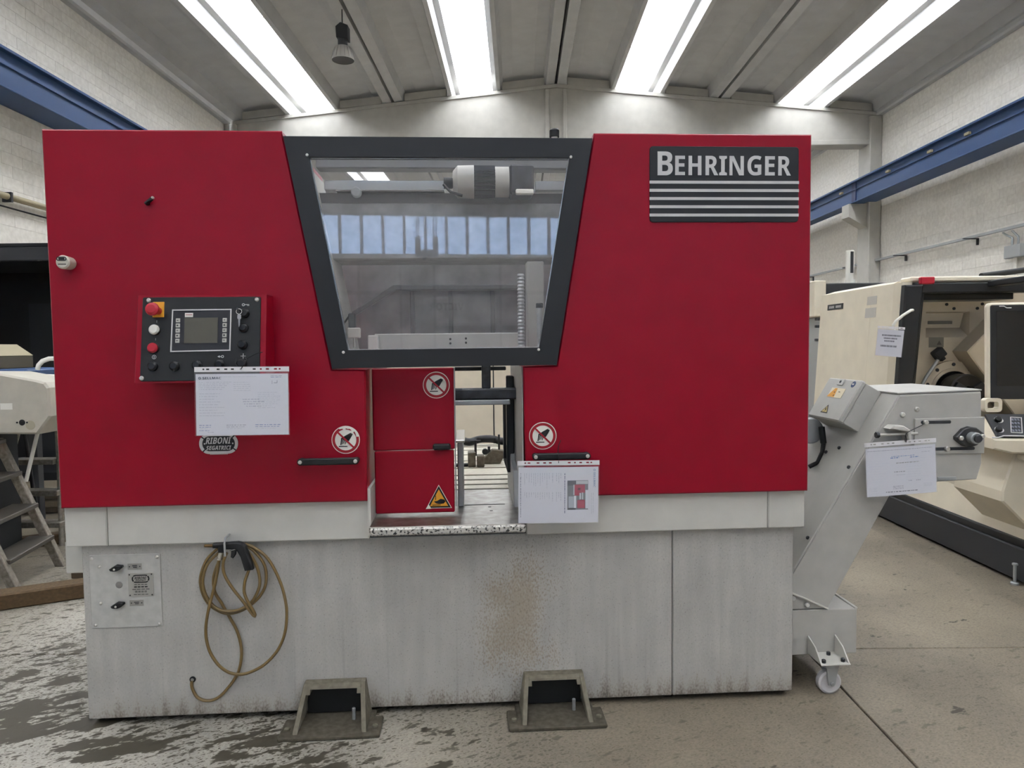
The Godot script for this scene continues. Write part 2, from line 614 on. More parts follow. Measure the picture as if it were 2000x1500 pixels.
	# roof portal beams
	for z in [-20.9, 9.6]:
		var pb := pl([Vector2(WALL_L + 0.16, 7.08), Vector2(WALL_R - 0.16, 7.08), Vector2(WALL_R - 0.16, roof_y(WALL_R) - 0.012), Vector2(RIDGE, 8.888), Vector2(WALL_L + 0.16, roof_y(WALL_L) - 0.012)])
		var b := struct("trim_%d" % (1 if z < 0 else 2), Shape.new().prism(pb, z, z - 0.5, 0.02), M.concrete_white, "deep white gabled roof beam spanning the hall" + (" behind the saw" if z < 0 else " behind the viewer"), "beam")
		part(b, "flange", Shape.new().prism(pl([Vector2(WALL_L + 0.16, roof_y(WALL_L) - 0.1), Vector2(RIDGE, 8.79), Vector2(WALL_R - 0.16, roof_y(WALL_R) - 0.1), Vector2(WALL_R - 0.16, roof_y(WALL_R) - 0.015), Vector2(RIDGE, 8.885), Vector2(WALL_L + 0.16, roof_y(WALL_L) - 0.015)]), z + 0.06, z), M.concrete_white)
		part(b, "bottom_flange", Shape.new().span(WALL_L + 0.16, WALL_R - 0.16, 7.08, 7.22, z, z + 0.04, 0.01), M.concrete_white)
		for x in [RIDGE - 0.25, RIDGE + 0.25]:
			part(b, "down_pipe" if x > RIDGE else "rib", Shape.new().span(x - 0.06, x + 0.06, 7.2, 8.75, z, z + 0.08, 0.02), M.concrete_white)
		for sx in [-1.0, 1.0]:
			var wx := WALL_L if sx < 0 else WALL_R
			var p := struct("pillar", Shape.new().span(wx, wx - sx * 0.34, 0, 7.88, z + 0.1, z - 0.6, 0.02), M.concrete_white, "white square pillar carrying the %s roof beam on the %s wall" % ["far" if z < 0 else "near", "left" if sx < 0 else "right"], "pillar")
			if z < 0 and sx > 0 or z < 0:
				var cb := Shape.new().prism(pl([Vector2(0, 5.42), Vector2(0.86, 5.42), Vector2(0.86, 5.05), Vector2(0.3, 4.72), Vector2(0, 4.72)]), 0.22, -0.22, 0.0)
				var m := part(p, "corbel", cb, M.concrete_white)
				m.transform = at(wx, 0, z - 0.25, 0 if sx < 0 else 180)
	# end wall behind the viewer with its long window band
	var wn5 := struct("wall_near", Shape.new().span(WALL_L - 0.3, WALL_R + 0.3, 0, 3.53, Z_NEAR, Z_NEAR + 0.3), M.wall, "pale end wall behind the viewer under a window band", "wall")
	part(wn5, "upper_wall", Shape.new().span(WALL_L - 0.3, WALL_R + 0.3, 4.42, 10.2, Z_NEAR, Z_NEAR + 0.3), mat(Color(0.55, 0.55, 0.55), 0.8))
	var band := Node3D.new()
	band.name = "window_5"
	band.set_meta("kind", "structure")
	tag(band, "long band of window panes showing blue sky, mirrored in the saw's pane", "window")
	add_child(band)
	var count := 41
	var wid := (WALL_R - WALL_L + 0.6) / count
	var bar := Shape.new().span(-0.03, 0.03, 3.53, 4.42, 0.02, 0.14).mesh()
	var pane := Shape.new().span(-wid * 0.5 + 0.03, wid * 0.5 - 0.03, 3.53, 4.42, 0.07, 0.08).mesh()
	for k in count:
		var x := WALL_L - 0.3 + wid * k
		inst(band, "mullion", bar, M.mullion, at(x, 0, Z_NEAR))
		inst(band, "pane", pane, M.old_glass, at(x + wid * 0.5, 0, Z_NEAR))

# block courses proud of their mortar: the 300 that show largest singly, the rest of the courses as one mesh
func blocks(wall: Node3D, x: float, face: float, z0: float, z1: float, y0: float, y1: float) -> void:
	var rng := RandomNumberGenerator.new()
	rng.seed = 7
	var lw := 0.5
	var hh := 0.2
	var kinds := [M.wall, toned(mat(Color(0.92, 0.905, 0.87), 0.8), M.wall.albedo_texture, 0.5), toned(mat(Color(0.95, 0.935, 0.90), 0.8), M.wall.albedo_texture, 0.5)]
	var shared := []
	for k in 3:
		shared.append(Shape.new().box(Vector3(0, 0, 0), Vector3(0.008 + 0.001 * k, hh - 0.004, lw - 0.003), 0.002).mesh())
	var rest := Shape.new()
	var placed := 0
	var z := z1
	var col := 0
	while z > z0:
		var row := 0
		var y := y0
		while y < y1:
			var zz := z - lw * 0.5 - (lw * 0.5 if row % 2 else 0.0)
			var k := rng.randi_range(0, 2)
			if placed < 300:
				inst(wall, "block", shared[k], kinds[k], at(x, y + hh * 0.5, zz))
				placed += 1
			else:
				rest.box(Vector3(x, y + hh * 0.5, zz), Vector3(0.008 + 0.001 * k, hh - 0.004, lw - 0.003), 0.002)
			y += hh
			row += 1
		z -= lw
		col += 1
	if rest.v.size():
		part(wall, "block_courses", rest, M.wall).set_meta("kind", "stuff")

# ---------------------------------------------------------------- the band saw (local axes: x right, y up, z out of its front)
var SAW := Transform3D(Basis(Vector3.UP, deg_to_rad(4.0)), Vector3(0.148, 0, -2.716))
var saw: Node3D
func build_saw() -> void:
	saw = thing("band_saw", "large red and pale grey band saw with a black framed window", "saw machine", SAW)
	# grey base in two sheets with a seam
	for e in [[-1.80, 0.4605], [0.4635, 0.955]]:
		var s := Shape.new()
		s.planar = Rect2(-1.80, 0.0, 2.755, 0.705)
		s.span(e[0], e[1], 0.026, 0.702, -1.1, -0.06, 0.004)
		part(saw, "base_panel", s, M.base)
	part(saw, "base_plinth", Shape.new().span(-1.74, 0.9, 0.0, 0.03, -1.04, -0.13), M.soil)
	# tray skirt above it, with a gap for the table
	for e in [[-1.841, -1.6895], [-1.687, -0.7215], [-0.121, 0.8345], [0.837, 0.984]]:
		part(saw, "skirt_panel", Shape.new().span(e[0], e[1], 0.702, 0.853, -1.08, -0.03, 0.004), M.light_grey)
	part(saw, "gap_cheek", Shape.new().span(-0.724, -0.712, 0.72, 0.90, -0.4, -0.012), M.light_grey)
	part(saw, "side_tank", Shape.new().span(-1.893, -1.801, 0.575, 0.700, -0.6, -0.12, 0.004), M.light_grey)
	# wheel covers
	part(saw, "wheel_cover", Shape.new().prism(pl([Vector2(-1.845, 2.223), Vector2(-1.002, 2.223), Vector2(-0.842, 1.351), Vector2(-0.719, 1.349), Vector2(-0.723, 0.854), Vector2(-1.836, 0.854)]), 0.0, -0.72, 0.005), M.red)
	part(saw, "wheel_cover", Shape.new().prism(pl([Vector2(0.145, 2.223), Vector2(0.982, 2.224), Vector2(0.982, 0.854), Vector2(-0.122, 0.854), Vector2(-0.129, 1.354), Vector2(-0.001, 1.356)]), 0.0, -0.72, 0.005), M.red)
	part(saw, "end_sheet", Shape.new().span(0.9825, 0.986, 0.858, 2.22, -0.72, -0.012), M.grey)
	# window
	var fo := pl([Vector2(-0.994, 2.2), Vector2(0.137, 2.2), Vector2(-0.003, 1.359), Vector2(-0.839, 1.356)])
	var fi := pl([Vector2(-0.905, 2.127), Vector2(0.05, 2.129), Vector2(-0.068, 1.425), Vector2(-0.779, 1.423)])
	var fr := Shape.new().ring(fo, fi, 0.013, -0.03)
	part(saw, "window_frame", fr, M.frame)
	part(saw, "window_pane", Shape.new().prism(Shape.inset(fi, 0.002), 0.0, -0.006), M.pane)
	part(saw, "pane_edge", Shape.new().ring(fi, Shape.inset(fi, 0.0025), 0.001, -0.008), M.chrome)
	for p in [[-0.91, 2.133], [0.056, 2.131], [-0.071, 1.417], [-0.796, 1.415]]:
		part(saw, "screw", Shape.new().rod(Vector3(p[0], p[1], 0.012), Vector3(0, 0, 0.004), 0.0055, 0.002, 12), M.screw)
	# lower sliding guard in two leaves
	part(saw, "guard_door", Shape.new().span(-0.712, -0.394, 1.0275, 1.35, -0.15, -0.12, 0.004), M.red)
	part(saw, "guard_door", Shape.new().span(-0.708, -0.397, 0.777, 1.0245, -0.15, -0.12, 0.004), M.red)
	part(saw, "guard_edge", Shape.new().span(-0.394, -0.389, 0.80, 1.35, -0.16, -0.122, 0.001), M.galv)
	part(saw, "guard_handle", Shape.new().span(-0.479, -0.409, 1.028, 1.052, -0.12, -0.095, 0.006), M.black)
	# table
	part(saw, "table_plate", Shape.new().span(-0.712, -0.134, 0.742, 0.765, -0.62, 0.045, 0.003), M.steel)
	var edge := toned(mat(Color(0.78, 0.77, 0.74), 0.45, 0.4), noise_tex(0.05, Color(0.08, 0.08, 0.09), Color(1.0, 1.0, 1.0), 14, 4), 2.4)
	edge.albedo_texture.color_ramp.set_offset(0, 0.30)
	edge.albedo_texture.color_ramp.set_offset(1, 0.40)
	part(saw, "table_edge", Shape.new().span(-0.709, -0.128, 0.734, 0.763, 0.045, 0.058, 0.006), edge)
	part(saw, "table_slot", Shape.new().span(-0.36, -0.19, 0.7655, 0.7662, -0.298, -0.29), M.black)
	part(saw, "rear_tray", Shape.new().span(-0.7215, -0.121, 0.7035, 0.713, -1.05, -0.05), M.dark_steel)
	for p in [[-0.255, -0.25], [-0.251, -0.18]]:
		part(saw, "table_hole", Shape.new().rod(Vector3(p[0], 0.7652, p[1]), Vector3(0, 0.0008, 0), 0.007, 0.0, 10), M.black)
	# vice jaws seen through the gap
	part(saw, "vice_jaw", Shape.new().span(-0.386, -0.362, 0.766, 1.035, -0.62, -0.26, 0.004), M.galv)
	part(saw, "jaw_cap", Shape.new().span(-0.394, -0.354, 1.035, 1.047, -0.62, -0.25, 0.003), M.chrome)
	part(saw, "vice_jaw", Shape.new().prism(pl([Vector2(-0.7, 0.766), Vector2(-0.7, 1.035), Vector2(-0.56, 1.035), Vector2(-0.43, 0.93), Vector2(-0.28, 0.91), Vector2(-0.23, 0.766)]), 0.01, -0.01, 0.003), M.galv, Transform3D(Basis(Vector3.UP, deg_to_rad(-90)), Vector3(-0.145, 0, 0)))
	# blade guide beam, its stem, and the posts behind
	part(saw, "guide_beam", Shape.new().span(-0.42, -0.115, 1.205, 1.252, -0.42, -0.34, 0.006), M.dark_steel)
	part(saw, "guide_lip", Shape.new().span(-0.42, -0.16, 1.183, 1.204, -0.42, -0.335, 0.003), M.galv)
	part(saw, "guide_stem", Shape.new().span(-0.279, -0.241, 1.252, 1.36, -0.40, -0.35, 0.004), M.dark_steel)
	part(saw, "guide_post", Shape.new().span(-0.168, -0.136, 0.87, 1.30, -0.52, -0.46, 0.004), M.dark)
	part(saw, "guide_strip", Shape.new().span(-0.183, -0.170, 0.93, 1.23, -0.53, -0.49, 0.002), M.black_gloss)
	part(saw, "pillar_plate", Shape.new().span(-0.132, -0.10, 0.86, 1.36, -0.7, -0.5, 0.003), M.galv)
	part(saw, "side_liner", Shape.new().span(-0.1345, -0.1295, 0.86, 1.352, -0.72, -0.02), M.grey)
	part(saw, "junction_cover", Shape.new().span(-0.155, -0.1345, 0.985, 1.10, -0.7, -0.56, 0.003), M.light_grey)
	part(saw, "window_liner", Shape.new().prism(pl([Vector2(-0.998, 2.195), Vector2(-0.838, 1.356), Vector2(-0.833, 1.356), Vector2(-0.993, 2.195)]), -0.031, -0.72), M.grey)
	part(saw, "window_liner", Shape.new().prism(pl([Vector2(0.141, 2.195), Vector2(-0.003, 1.358), Vector2(-0.008, 1.358), Vector2(0.136, 2.195)]), -0.031, -0.72), M.grey)
	part(saw, "cross_rail", Shape.new().span(-0.40, -0.17, 1.325, 1.342, -0.5, -0.46, 0.003), M.dark_steel)
	# the saw head seen through the pane
	var head := Shape.new().span(-0.98, 0.28, 2.208, 2.252, -0.56, -0.48, 0.004)
	part(saw, "top_bar", head, mat(Color(0.46, 0.46, 0.46), 0.55))
	part(saw, "tension_bar", Shape.new().span(-0.95, -0.43, 2.118, 2.160, -0.55, -0.50, 0.003), M.galv)
	part(saw, "tension_bar", Shape.new().span(-0.03, 0.25, 2.118, 2.160, -0.55, -0.50, 0.003), M.galv)
	part(saw, "tension_bar_lip", Shape.new().span(-0.9, -0.43, 2.113, 2.118, -0.55, -0.497), M.chrome)
	part(saw, "tension_channel", Shape.new().span(-0.98, 0.28, 2.066, 2.112, -0.60, -0.53, 0.002), mat(Color(0.34, 0.34, 0.345), 0.6))
	part(saw, "head_beam", Shape.new().span(-0.98, 0.28, 1.82, 2.066, -0.75, -0.52, 0.006), toned(mat(Color(0.54, 0.54, 0.54), 0.6), noise_tex(0.02, Color(0.8, 0.8, 0.8), Color.WHITE, 6), 1.0))
	part(saw, "bar_end", Shape.new().rod(Vector3(-0.81, 2.105, -0.5), Vector3(0, 0, 0.03), 0.022, 0.004), M.galv)
	var mo := Shape.new()
	mo.xf = Transform3D(Basis(Vector3(0, 0, 1), deg_to_rad(-90)), Vector3(-0.39, 2.14, -0.44))
	mo.lathe([Vector2(0, 0), Vector2(0.045, 0.0), Vector2(0.068, 0.02), Vector2(0.07, 0.09), Vector2(0, 0.09)], 24)
	var motor := part(saw, "drive_motor", mo, M.grey)
	var fins := Shape.new()
	fins.xf = mo.xf
	for k in 22:
		var a := TAU * k / 22.0
		fins.box(Vector3(cos(a) * 0.06, 0.135, sin(a) * 0.06), Vector3(0.018, 0.09, 0.004) if absf(cos(a)) > 0.707 else Vector3(0.004, 0.09, 0.018))
	fins.lathe([Vector2(0, 0.09), Vector2(0.056, 0.09), Vector2(0.056, 0.18), Vector2(0, 0.18)], 22)
	part(motor, "cooling_fins", fins, M.dark_steel)
	var mo2 := Shape.new()
	mo2.xf = mo.xf
	mo2.lathe([Vector2(0, 0.18), Vector2(0.064, 0.18), Vector2(0.064, 0.24), Vector2(0, 0.24)], 24)
	part(motor, "end_bell", mo2, M.grey)
	part(motor, "gearbox", Shape.new().span(-0.15, -0.045, 2.075, 2.205, -0.5, -0.38, 0.01), M.dark_steel)
	part(motor, "shaft_coupling", Shape.new().rod(Vector3(-0.43, 2.135, -0.44), Vector3(0.04, 0, 0), 0.024, 0.004), M.black)
	part(motor, "terminal_box", Shape.new().span(-0.125, -0.05, 2.072, 2.092, -0.38, -0.35, 0.003), M.white)
	part(motor, "cable", Shape.new().tube([Vector3(-0.43, 2.12, -0.4), Vector3(-0.40, 2.085, -0.38), Vector3(-0.35, 2.07, -0.38)], 0.006), M.black)
	part(saw, "rear_panel", Shape.new().span(-0.98, 0.25, 1.42, 1.98, -0.95, -0.93), toned(mat(Color(0.60, 0.60, 0.60), 0.6), noise_tex(0.01, Color(0.75, 0.75, 0.76), Color.WHITE, 12), 1.0))
	part(saw, "rear_door_edge", Shape.new().prism(pl([Vector2(-0.92, 1.60), Vector2(-0.70, 1.74), Vector2(-0.05, 1.74), Vector2(-0.05, 1.715), Vector2(-0.69, 1.715), Vector2(-0.92, 1.575)]), -0.90, -0.93, 0.004), mat(Color(0.36, 0.36, 0.37), 0.6))
	for x in [-0.62, -0.43, -0.22]:
		part(saw, "rear_stiffener", Shape.new().span(x, x + 0.022, 1.43, 1.71, -0.93, -0.91, 0.003), mat(Color(0.36, 0.36, 0.37), 0.6))
	part(saw, "guide_plate", Shape.new().span(-0.73, -0.105, 1.40, 1.489, -0.40, -0.36, 0.004), M.grey)
	for p in [[-0.41, 1.464], [-0.41, 1.446], [-0.344, 1.466], [-0.344, 1.448]]:
		part(saw, "plate_bolt", Shape.new().rod(Vector3(p[0], p[1], -0.36), Vector3(0, 0, 0.006), 0.005, 0.001, 8), M.black)
	part(saw, "stop_block", Shape.new().span(-0.745, -0.705, 1.40, 1.482, -0.33, -0.27, 0.004), M.light_grey)
	part(saw, "limit_switch", Shape.new().span(-0.835, -0.785, 1.472, 1.515, -0.36, -0.32, 0.004), M.light_grey)
	part(saw, "switch_arm", Shape.new().span(-0.832, -0.803, 1.515, 1.575, -0.36, -0.33, 0.004), M.dark)
	part(saw, "switch_plunger", Shape.new().rod(Vector3(-0.81, 1.472, -0.34), Vector3(0, -0.04, 0), 0.006), M.chrome)
	part(saw, "switch_cable", Shape.new().tube([Vector3(-0.83, 1.56, -0.33), Vector3(-0.85, 1.53, -0.32), Vector3(-0.853, 1.48, -0.32), Vector3(-0.84, 1.42, -0.33)], 0.004), M.black)
	# corrugated guide column on the right
	var cor := []
	for k in 46:
		cor.append(Vector2(0.012 if k % 2 else 0.016, 1.40 + k * 0.0075))
	var bel := Shape.new()
	bel.xf = Transform3D(Basis.IDENTITY, Vector3(-0.108, 0, -0.36))
	bel.lathe(cor, 14)
	part(saw, "bellows_column", bel, M.galv)
	part(saw, "guide_column", Shape.new().span(-0.075, 0.0, 1.38, 1.80, -0.52, -0.44, 0.004), M.grey)
	part(saw, "hydraulic_cylinder", Shape.new().rod(Vector3(-0.035, 1.38, -0.3), Vector3(0, 0.21, 0), 0.012, 0.002), M.galv)
	part(saw, "cylinder_cap", Shape.new().rod(Vector3(-0.035, 1.59, -0.3), Vector3(0, 0.02, 0), 0.015, 0.003), M.dark)
	part(saw, "signal_knob", Shape.new().rod(Vector3(-0.003, 2.2, -0.008), Vector3(0, 0.012, 0), 0.012), M.white)
	part(saw, "lamp_knob", Shape.new().rod(Vector3(-0.003, 2.209, -0.008), Vector3(0, 0.03, 0), 0.0185, 0.006), M.black)

# ---------------------------------------------------------------- signs, panel, handles, access plate, feet
func build_saw_details() -> void:
	var Z := Transform3D.IDENTITY
	# name plate
	var np := part(saw, "name_plate", Shape.new().prism(rounded(0.355, 1.893, 0.930, 2.175, 0.012), 0.005, -0.001, 0.0015), mat(Color(0.085, 0.087, 0.095), 0.45))
	for y in [2.0415, 2.011, 1.9805, 1.95, 1.919]:
		part(np, "stripe", Shape.new().span(0.354, 0.931, y - 0.0053, y + 0.0053, 0.004, 0.0062), M.silver)
	letters(np, "lettering", "B", 0.058, 0.088, M.silver, at(0.4135, 2.111, 0.0058))
	letters(np, "lettering", "EHRINGER", 0.447, 0.0735, M.silver, at(0.675, 2.1045, 0.0058))
	# oval maker's badge
	var bc := Vector2(-1.261, 1.083)
	var bd := part(saw, "maker_badge", Shape.new().prism(rounded(-1.331, 1.045, -1.191, 1.121, 0.036, 6), 0.002, 0.0, 0.0), M.black)
	var seg := Shape.new()
	var ro := rounded(-1.331, 1.045, -1.191, 1.121, 0.036, 10)
	var ri := rounded(-1.320, 1.055, -1.202, 1.111, 0.027, 10)
	for i in ro.size():
		if i % 11 == 5:
			continue
		var j := (i + 1) % ro.size()
		seg.prism(pl([ro[i], ro[j], ri[j], ri[i]]), 0.0032, 0.001)
	for k in 14:
		for yy in [1.0445, 1.1215]:
			seg.box(Vector3(-1.291 + k * 0.0046, yy, 0.0022), Vector3(0.0026, 0.004, 0.002))
	part(bd, "toothed_rim", seg, M.silver)
	letters(bd, "lettering", "RIBONI", 0.088, 0.024, M.silver, at(-1.261, 1.0945, 0.003), true, true)
	letters(bd, "lettering", "SEGATRICI", 0.088, 0.0155, M.silver, at(-1.261, 1.0675, 0.003), true, true)
	for x in [-1.312, -1.210]:
		part(bd, "dot", Shape.new().rod(Vector3(x, 1.083, 0.002), Vector3(0, 0, 0.001), 0.003, 0.0, 8), M.silver)
	# bar handles
	for e in [[-0.966, -0.751, 1.013], [-0.096, 0.114, 1.0145]]:
		var hd := part(saw, "handle", Shape.new().prism(rounded(e[0] - 0.004, e[2] - 0.0125, e[1] + 0.006, e[2] + 0.0125, 0.012), 0.042, 0.024, 0.004), M.black)
		for x in [e[0] + 0.008, e[1] - 0.006]:
			part(hd, "foot", Shape.new().rod(Vector3(x, e[2], 0.0), Vector3(0, 0, 0.026), 0.011), M.black)
			part(hd, "screw", Shape.new().rod(Vector3(x, e[2], 0.041), Vector3(0, 0, 0.004), 0.0075, 0.002, 12), M.screw)
	# prohibition stickers
	for e in [[-0.797, 1.088, 0.0, 0.9], [-0.057, 1.0895, 0.0, 0.0], [-0.462, 1.282, -0.12, 0.0]]:
		no_touch(e[0], e[1], e[2], e[3])
	var wz := -0.1195
	var tr := part(saw, "warning_triangle", Shape.new().prism(pl([Vector2(-0.459, 0.884), Vector2(-0.5065, 0.796), Vector2(-0.411, 0.796)]), wz + 0.0010, wz), M.black)
	tr.set_meta("label", "yellow hand-crush warning triangle with a peeling corner")
	part(tr, "yellow_field", Shape.new().prism(pl([Vector2(-0.459, 0.870), Vector2(-0.495, 0.803), Vector2(-0.423, 0.803)]), wz + 0.0018, wz + 0.0009), M.yellow)
	part(tr, "white_rim", Shape.new().ring(pl([Vector2(-0.459, 0.888), Vector2(-0.5095, 0.7945), Vector2(-0.4085, 0.7945)]), pl([Vector2(-0.459, 0.8835), Vector2(-0.506, 0.7965), Vector2(-0.412, 0.7965)]), wz + 0.0013, wz), M.white)
	part(tr, "peeled_corner", Shape.new().prism(pl([Vector2(-0.511, 0.793), Vector2(-0.500, 0.812), Vector2(-0.490, 0.794)]), wz + 0.004, wz + 0.0016), M.white)
	part(tr, "hand_mark", Shape.new().prism(pl([Vector2(-0.479, 0.822), Vector2(-0.466, 0.824), Vector2(-0.452, 0.832), Vector2(-0.438, 0.829), Vector2(-0.433, 0.821), Vector2(-0.440, 0.813), Vector2(-0.458, 0.811), Vector2(-0.470, 0.814)]), wz + 0.0024, wz + 0.0016), M.black)
	part(tr, "arrow_mark", Shape.new().span(-0.4735, -0.4705, 0.828, 0.845, wz + 0.0016, wz + 0.0024), M.black)
	part(tr, "ground_mark", Shape.new().span(-0.485, -0.452, 0.8065, 0.809, wz + 0.0016, wz + 0.0024), M.black)
	# capped knob and a slanting pin on the left cover
	var kb := part(saw, "cap_knob", Shape.new().rod(Vector3(-1.765, 1.746, 0.0), Vector3(0, 0, 0.05), 0.0225, 0.005, 24, 0.0245), mat(Color(0.76, 0.74, 0.68), 0.4))
	part(kb, "oval_mark", Shape.new().ring(rounded(-1.785, 1.7495, -1.750, 1.7645, 0.0074), rounded(-1.782, 1.7525, -1.753, 1.7615, 0.0044), 0.0512, 0.0498), M.black)
	part(kb, "oval_mark", Shape.new().span(-1.777, -1.757, 1.753, 1.761, 0.0498, 0.051), M.dark)
	part(kb, "line_mark", Shape.new().span(-1.780, -1.752, 1.7365, 1.7395, 0.0498, 0.0508), M.black)
	var pn := part(saw, "latch_pin", Shape.new().rod(Vector3(-1.487, 1.957, 0.012), Vector3(0.027, 0.019, 0.006), 0.0068, 0.001, 12), M.black)
	part(pn, "pin_tip", Shape.new().rod(Vector3(-1.462, 1.975, 0.018), Vector3(0.006, 0.004, 0.002), 0.0058, 0.001, 10), M.screw)
	part(pn, "pin_foot", Shape.new().rod(Vector3(-1.482, 1.96, 0.0), Vector3(0, 0, 0.014), 0.006, 0.0, 10), M.black)
	control_panel()
	access_plate()
	# hook and hose grommet
	part(saw, "hose_hook", Shape.new().tube([Vector3(-1.243, 0.735, -0.03), Vector3(-1.243, 0.733, 0.018), Vector3(-1.243, 0.715, 0.028), Vector3(-1.2425, 0.69, 0.028), Vector3(-1.2415, 0.667, 0.028)], 0.0038), M.galv)
	part(saw, "hose_grommet", Shape.new().lathe([Vector2(0.006, 0.0), Vector2(0.0115, 0.0), Vector2(0.0115, 0.004), Vector2(0.006, 0.006)], 16), M.black, Transform3D(Basis(Vector3.RIGHT, PI / 2), Vector3(-1.408, 0.168, -0.061)))
	for e in [[-0.865, 0.0], [-0.0195, 0.001]]:
		foot_bracket(e[0])

func no_touch(x: float, y: float, z: float, peel: float) -> void:
	var c := Vector2(x, y)
	var st := part(saw, "prohibition_sticker", Shape.new().prism(disc(c, 0.0525, 36), z + 0.0008, z), M.white)
	var rd := Shape.new().ring(disc(c, 0.0495, 36), disc(c, 0.0395, 36), z + 0.0018, z + 0.0007)
	part(st, "red_ring", rd, M.sign_red)
	var bar := Shape.new()
	bar.xf = at(x, y, 0, 0, -45)
	bar.span(-0.0405, 0.0405, -0.0033, 0.0033, z + 0.001, z + 0.0024)
	part(st, "red_slash", bar, M.sign_red)
	var sh := Shape.new()
	sh.xf = at(x, y, 0)
	sh.prism(pl([Vector2(-0.003, 0.015), Vector2(0.018, 0.026), Vector2(0.027, 0.021), Vector2(0.012, -0.004), Vector2(0.002, -0.007), Vector2(-0.010, 0.002), Vector2(-0.016, 0.006)]), z + 0.0018, z + 0.0007)
	for f in [[-0.0205, -0.0165, 0.006, -0.0195], [-0.0145, -0.0115, 0.004, -0.016], [-0.009, -0.0065, 0.0, -0.014], [-0.004, -0.0015, -0.004, -0.017]]:
		sh.prism(pl([Vector2(f[0], f[3]), Vector2(f[1], f[3]), Vector2(f[1] + 0.005, f[2] + 0.002), Vector2(f[0] + 0.004, f[2] + 0.002)]), z + 0.0018, z + 0.0007)
	part(st, "hand_mark", sh, M.black)
	part(st, "surface_mark", Shape.new().span(x - 0.026, x + 0.006, y - 0.026, y - 0.0225, z + 0.0007, z + 0.0018), M.black)
	if peel > 0.0:
		st.set_meta("label", "prohibition sticker with its upper edge scraped")
		var sc := Shape.new()
		for k in 7:
			var a0 := 0.25 + k * 0.26
			var r0 := 0.043 + 0.003 * sin(k * 2.3)
			sc.prism(pl([c + Vector2(cos(a0), sin(a0)) * 0.051, c + Vector2(cos(a0 + 0.27), sin(a0 + 0.27)) * 0.0505, c + Vector2(cos(a0 + 0.26), sin(a0 + 0.26)) * r0, c + Vector2(cos(a0), sin(a0)) * (r0 - 0.002)]), z + 0.0026, z + 0.0017)
		part(st, "scraped_patch", sc, M.white)

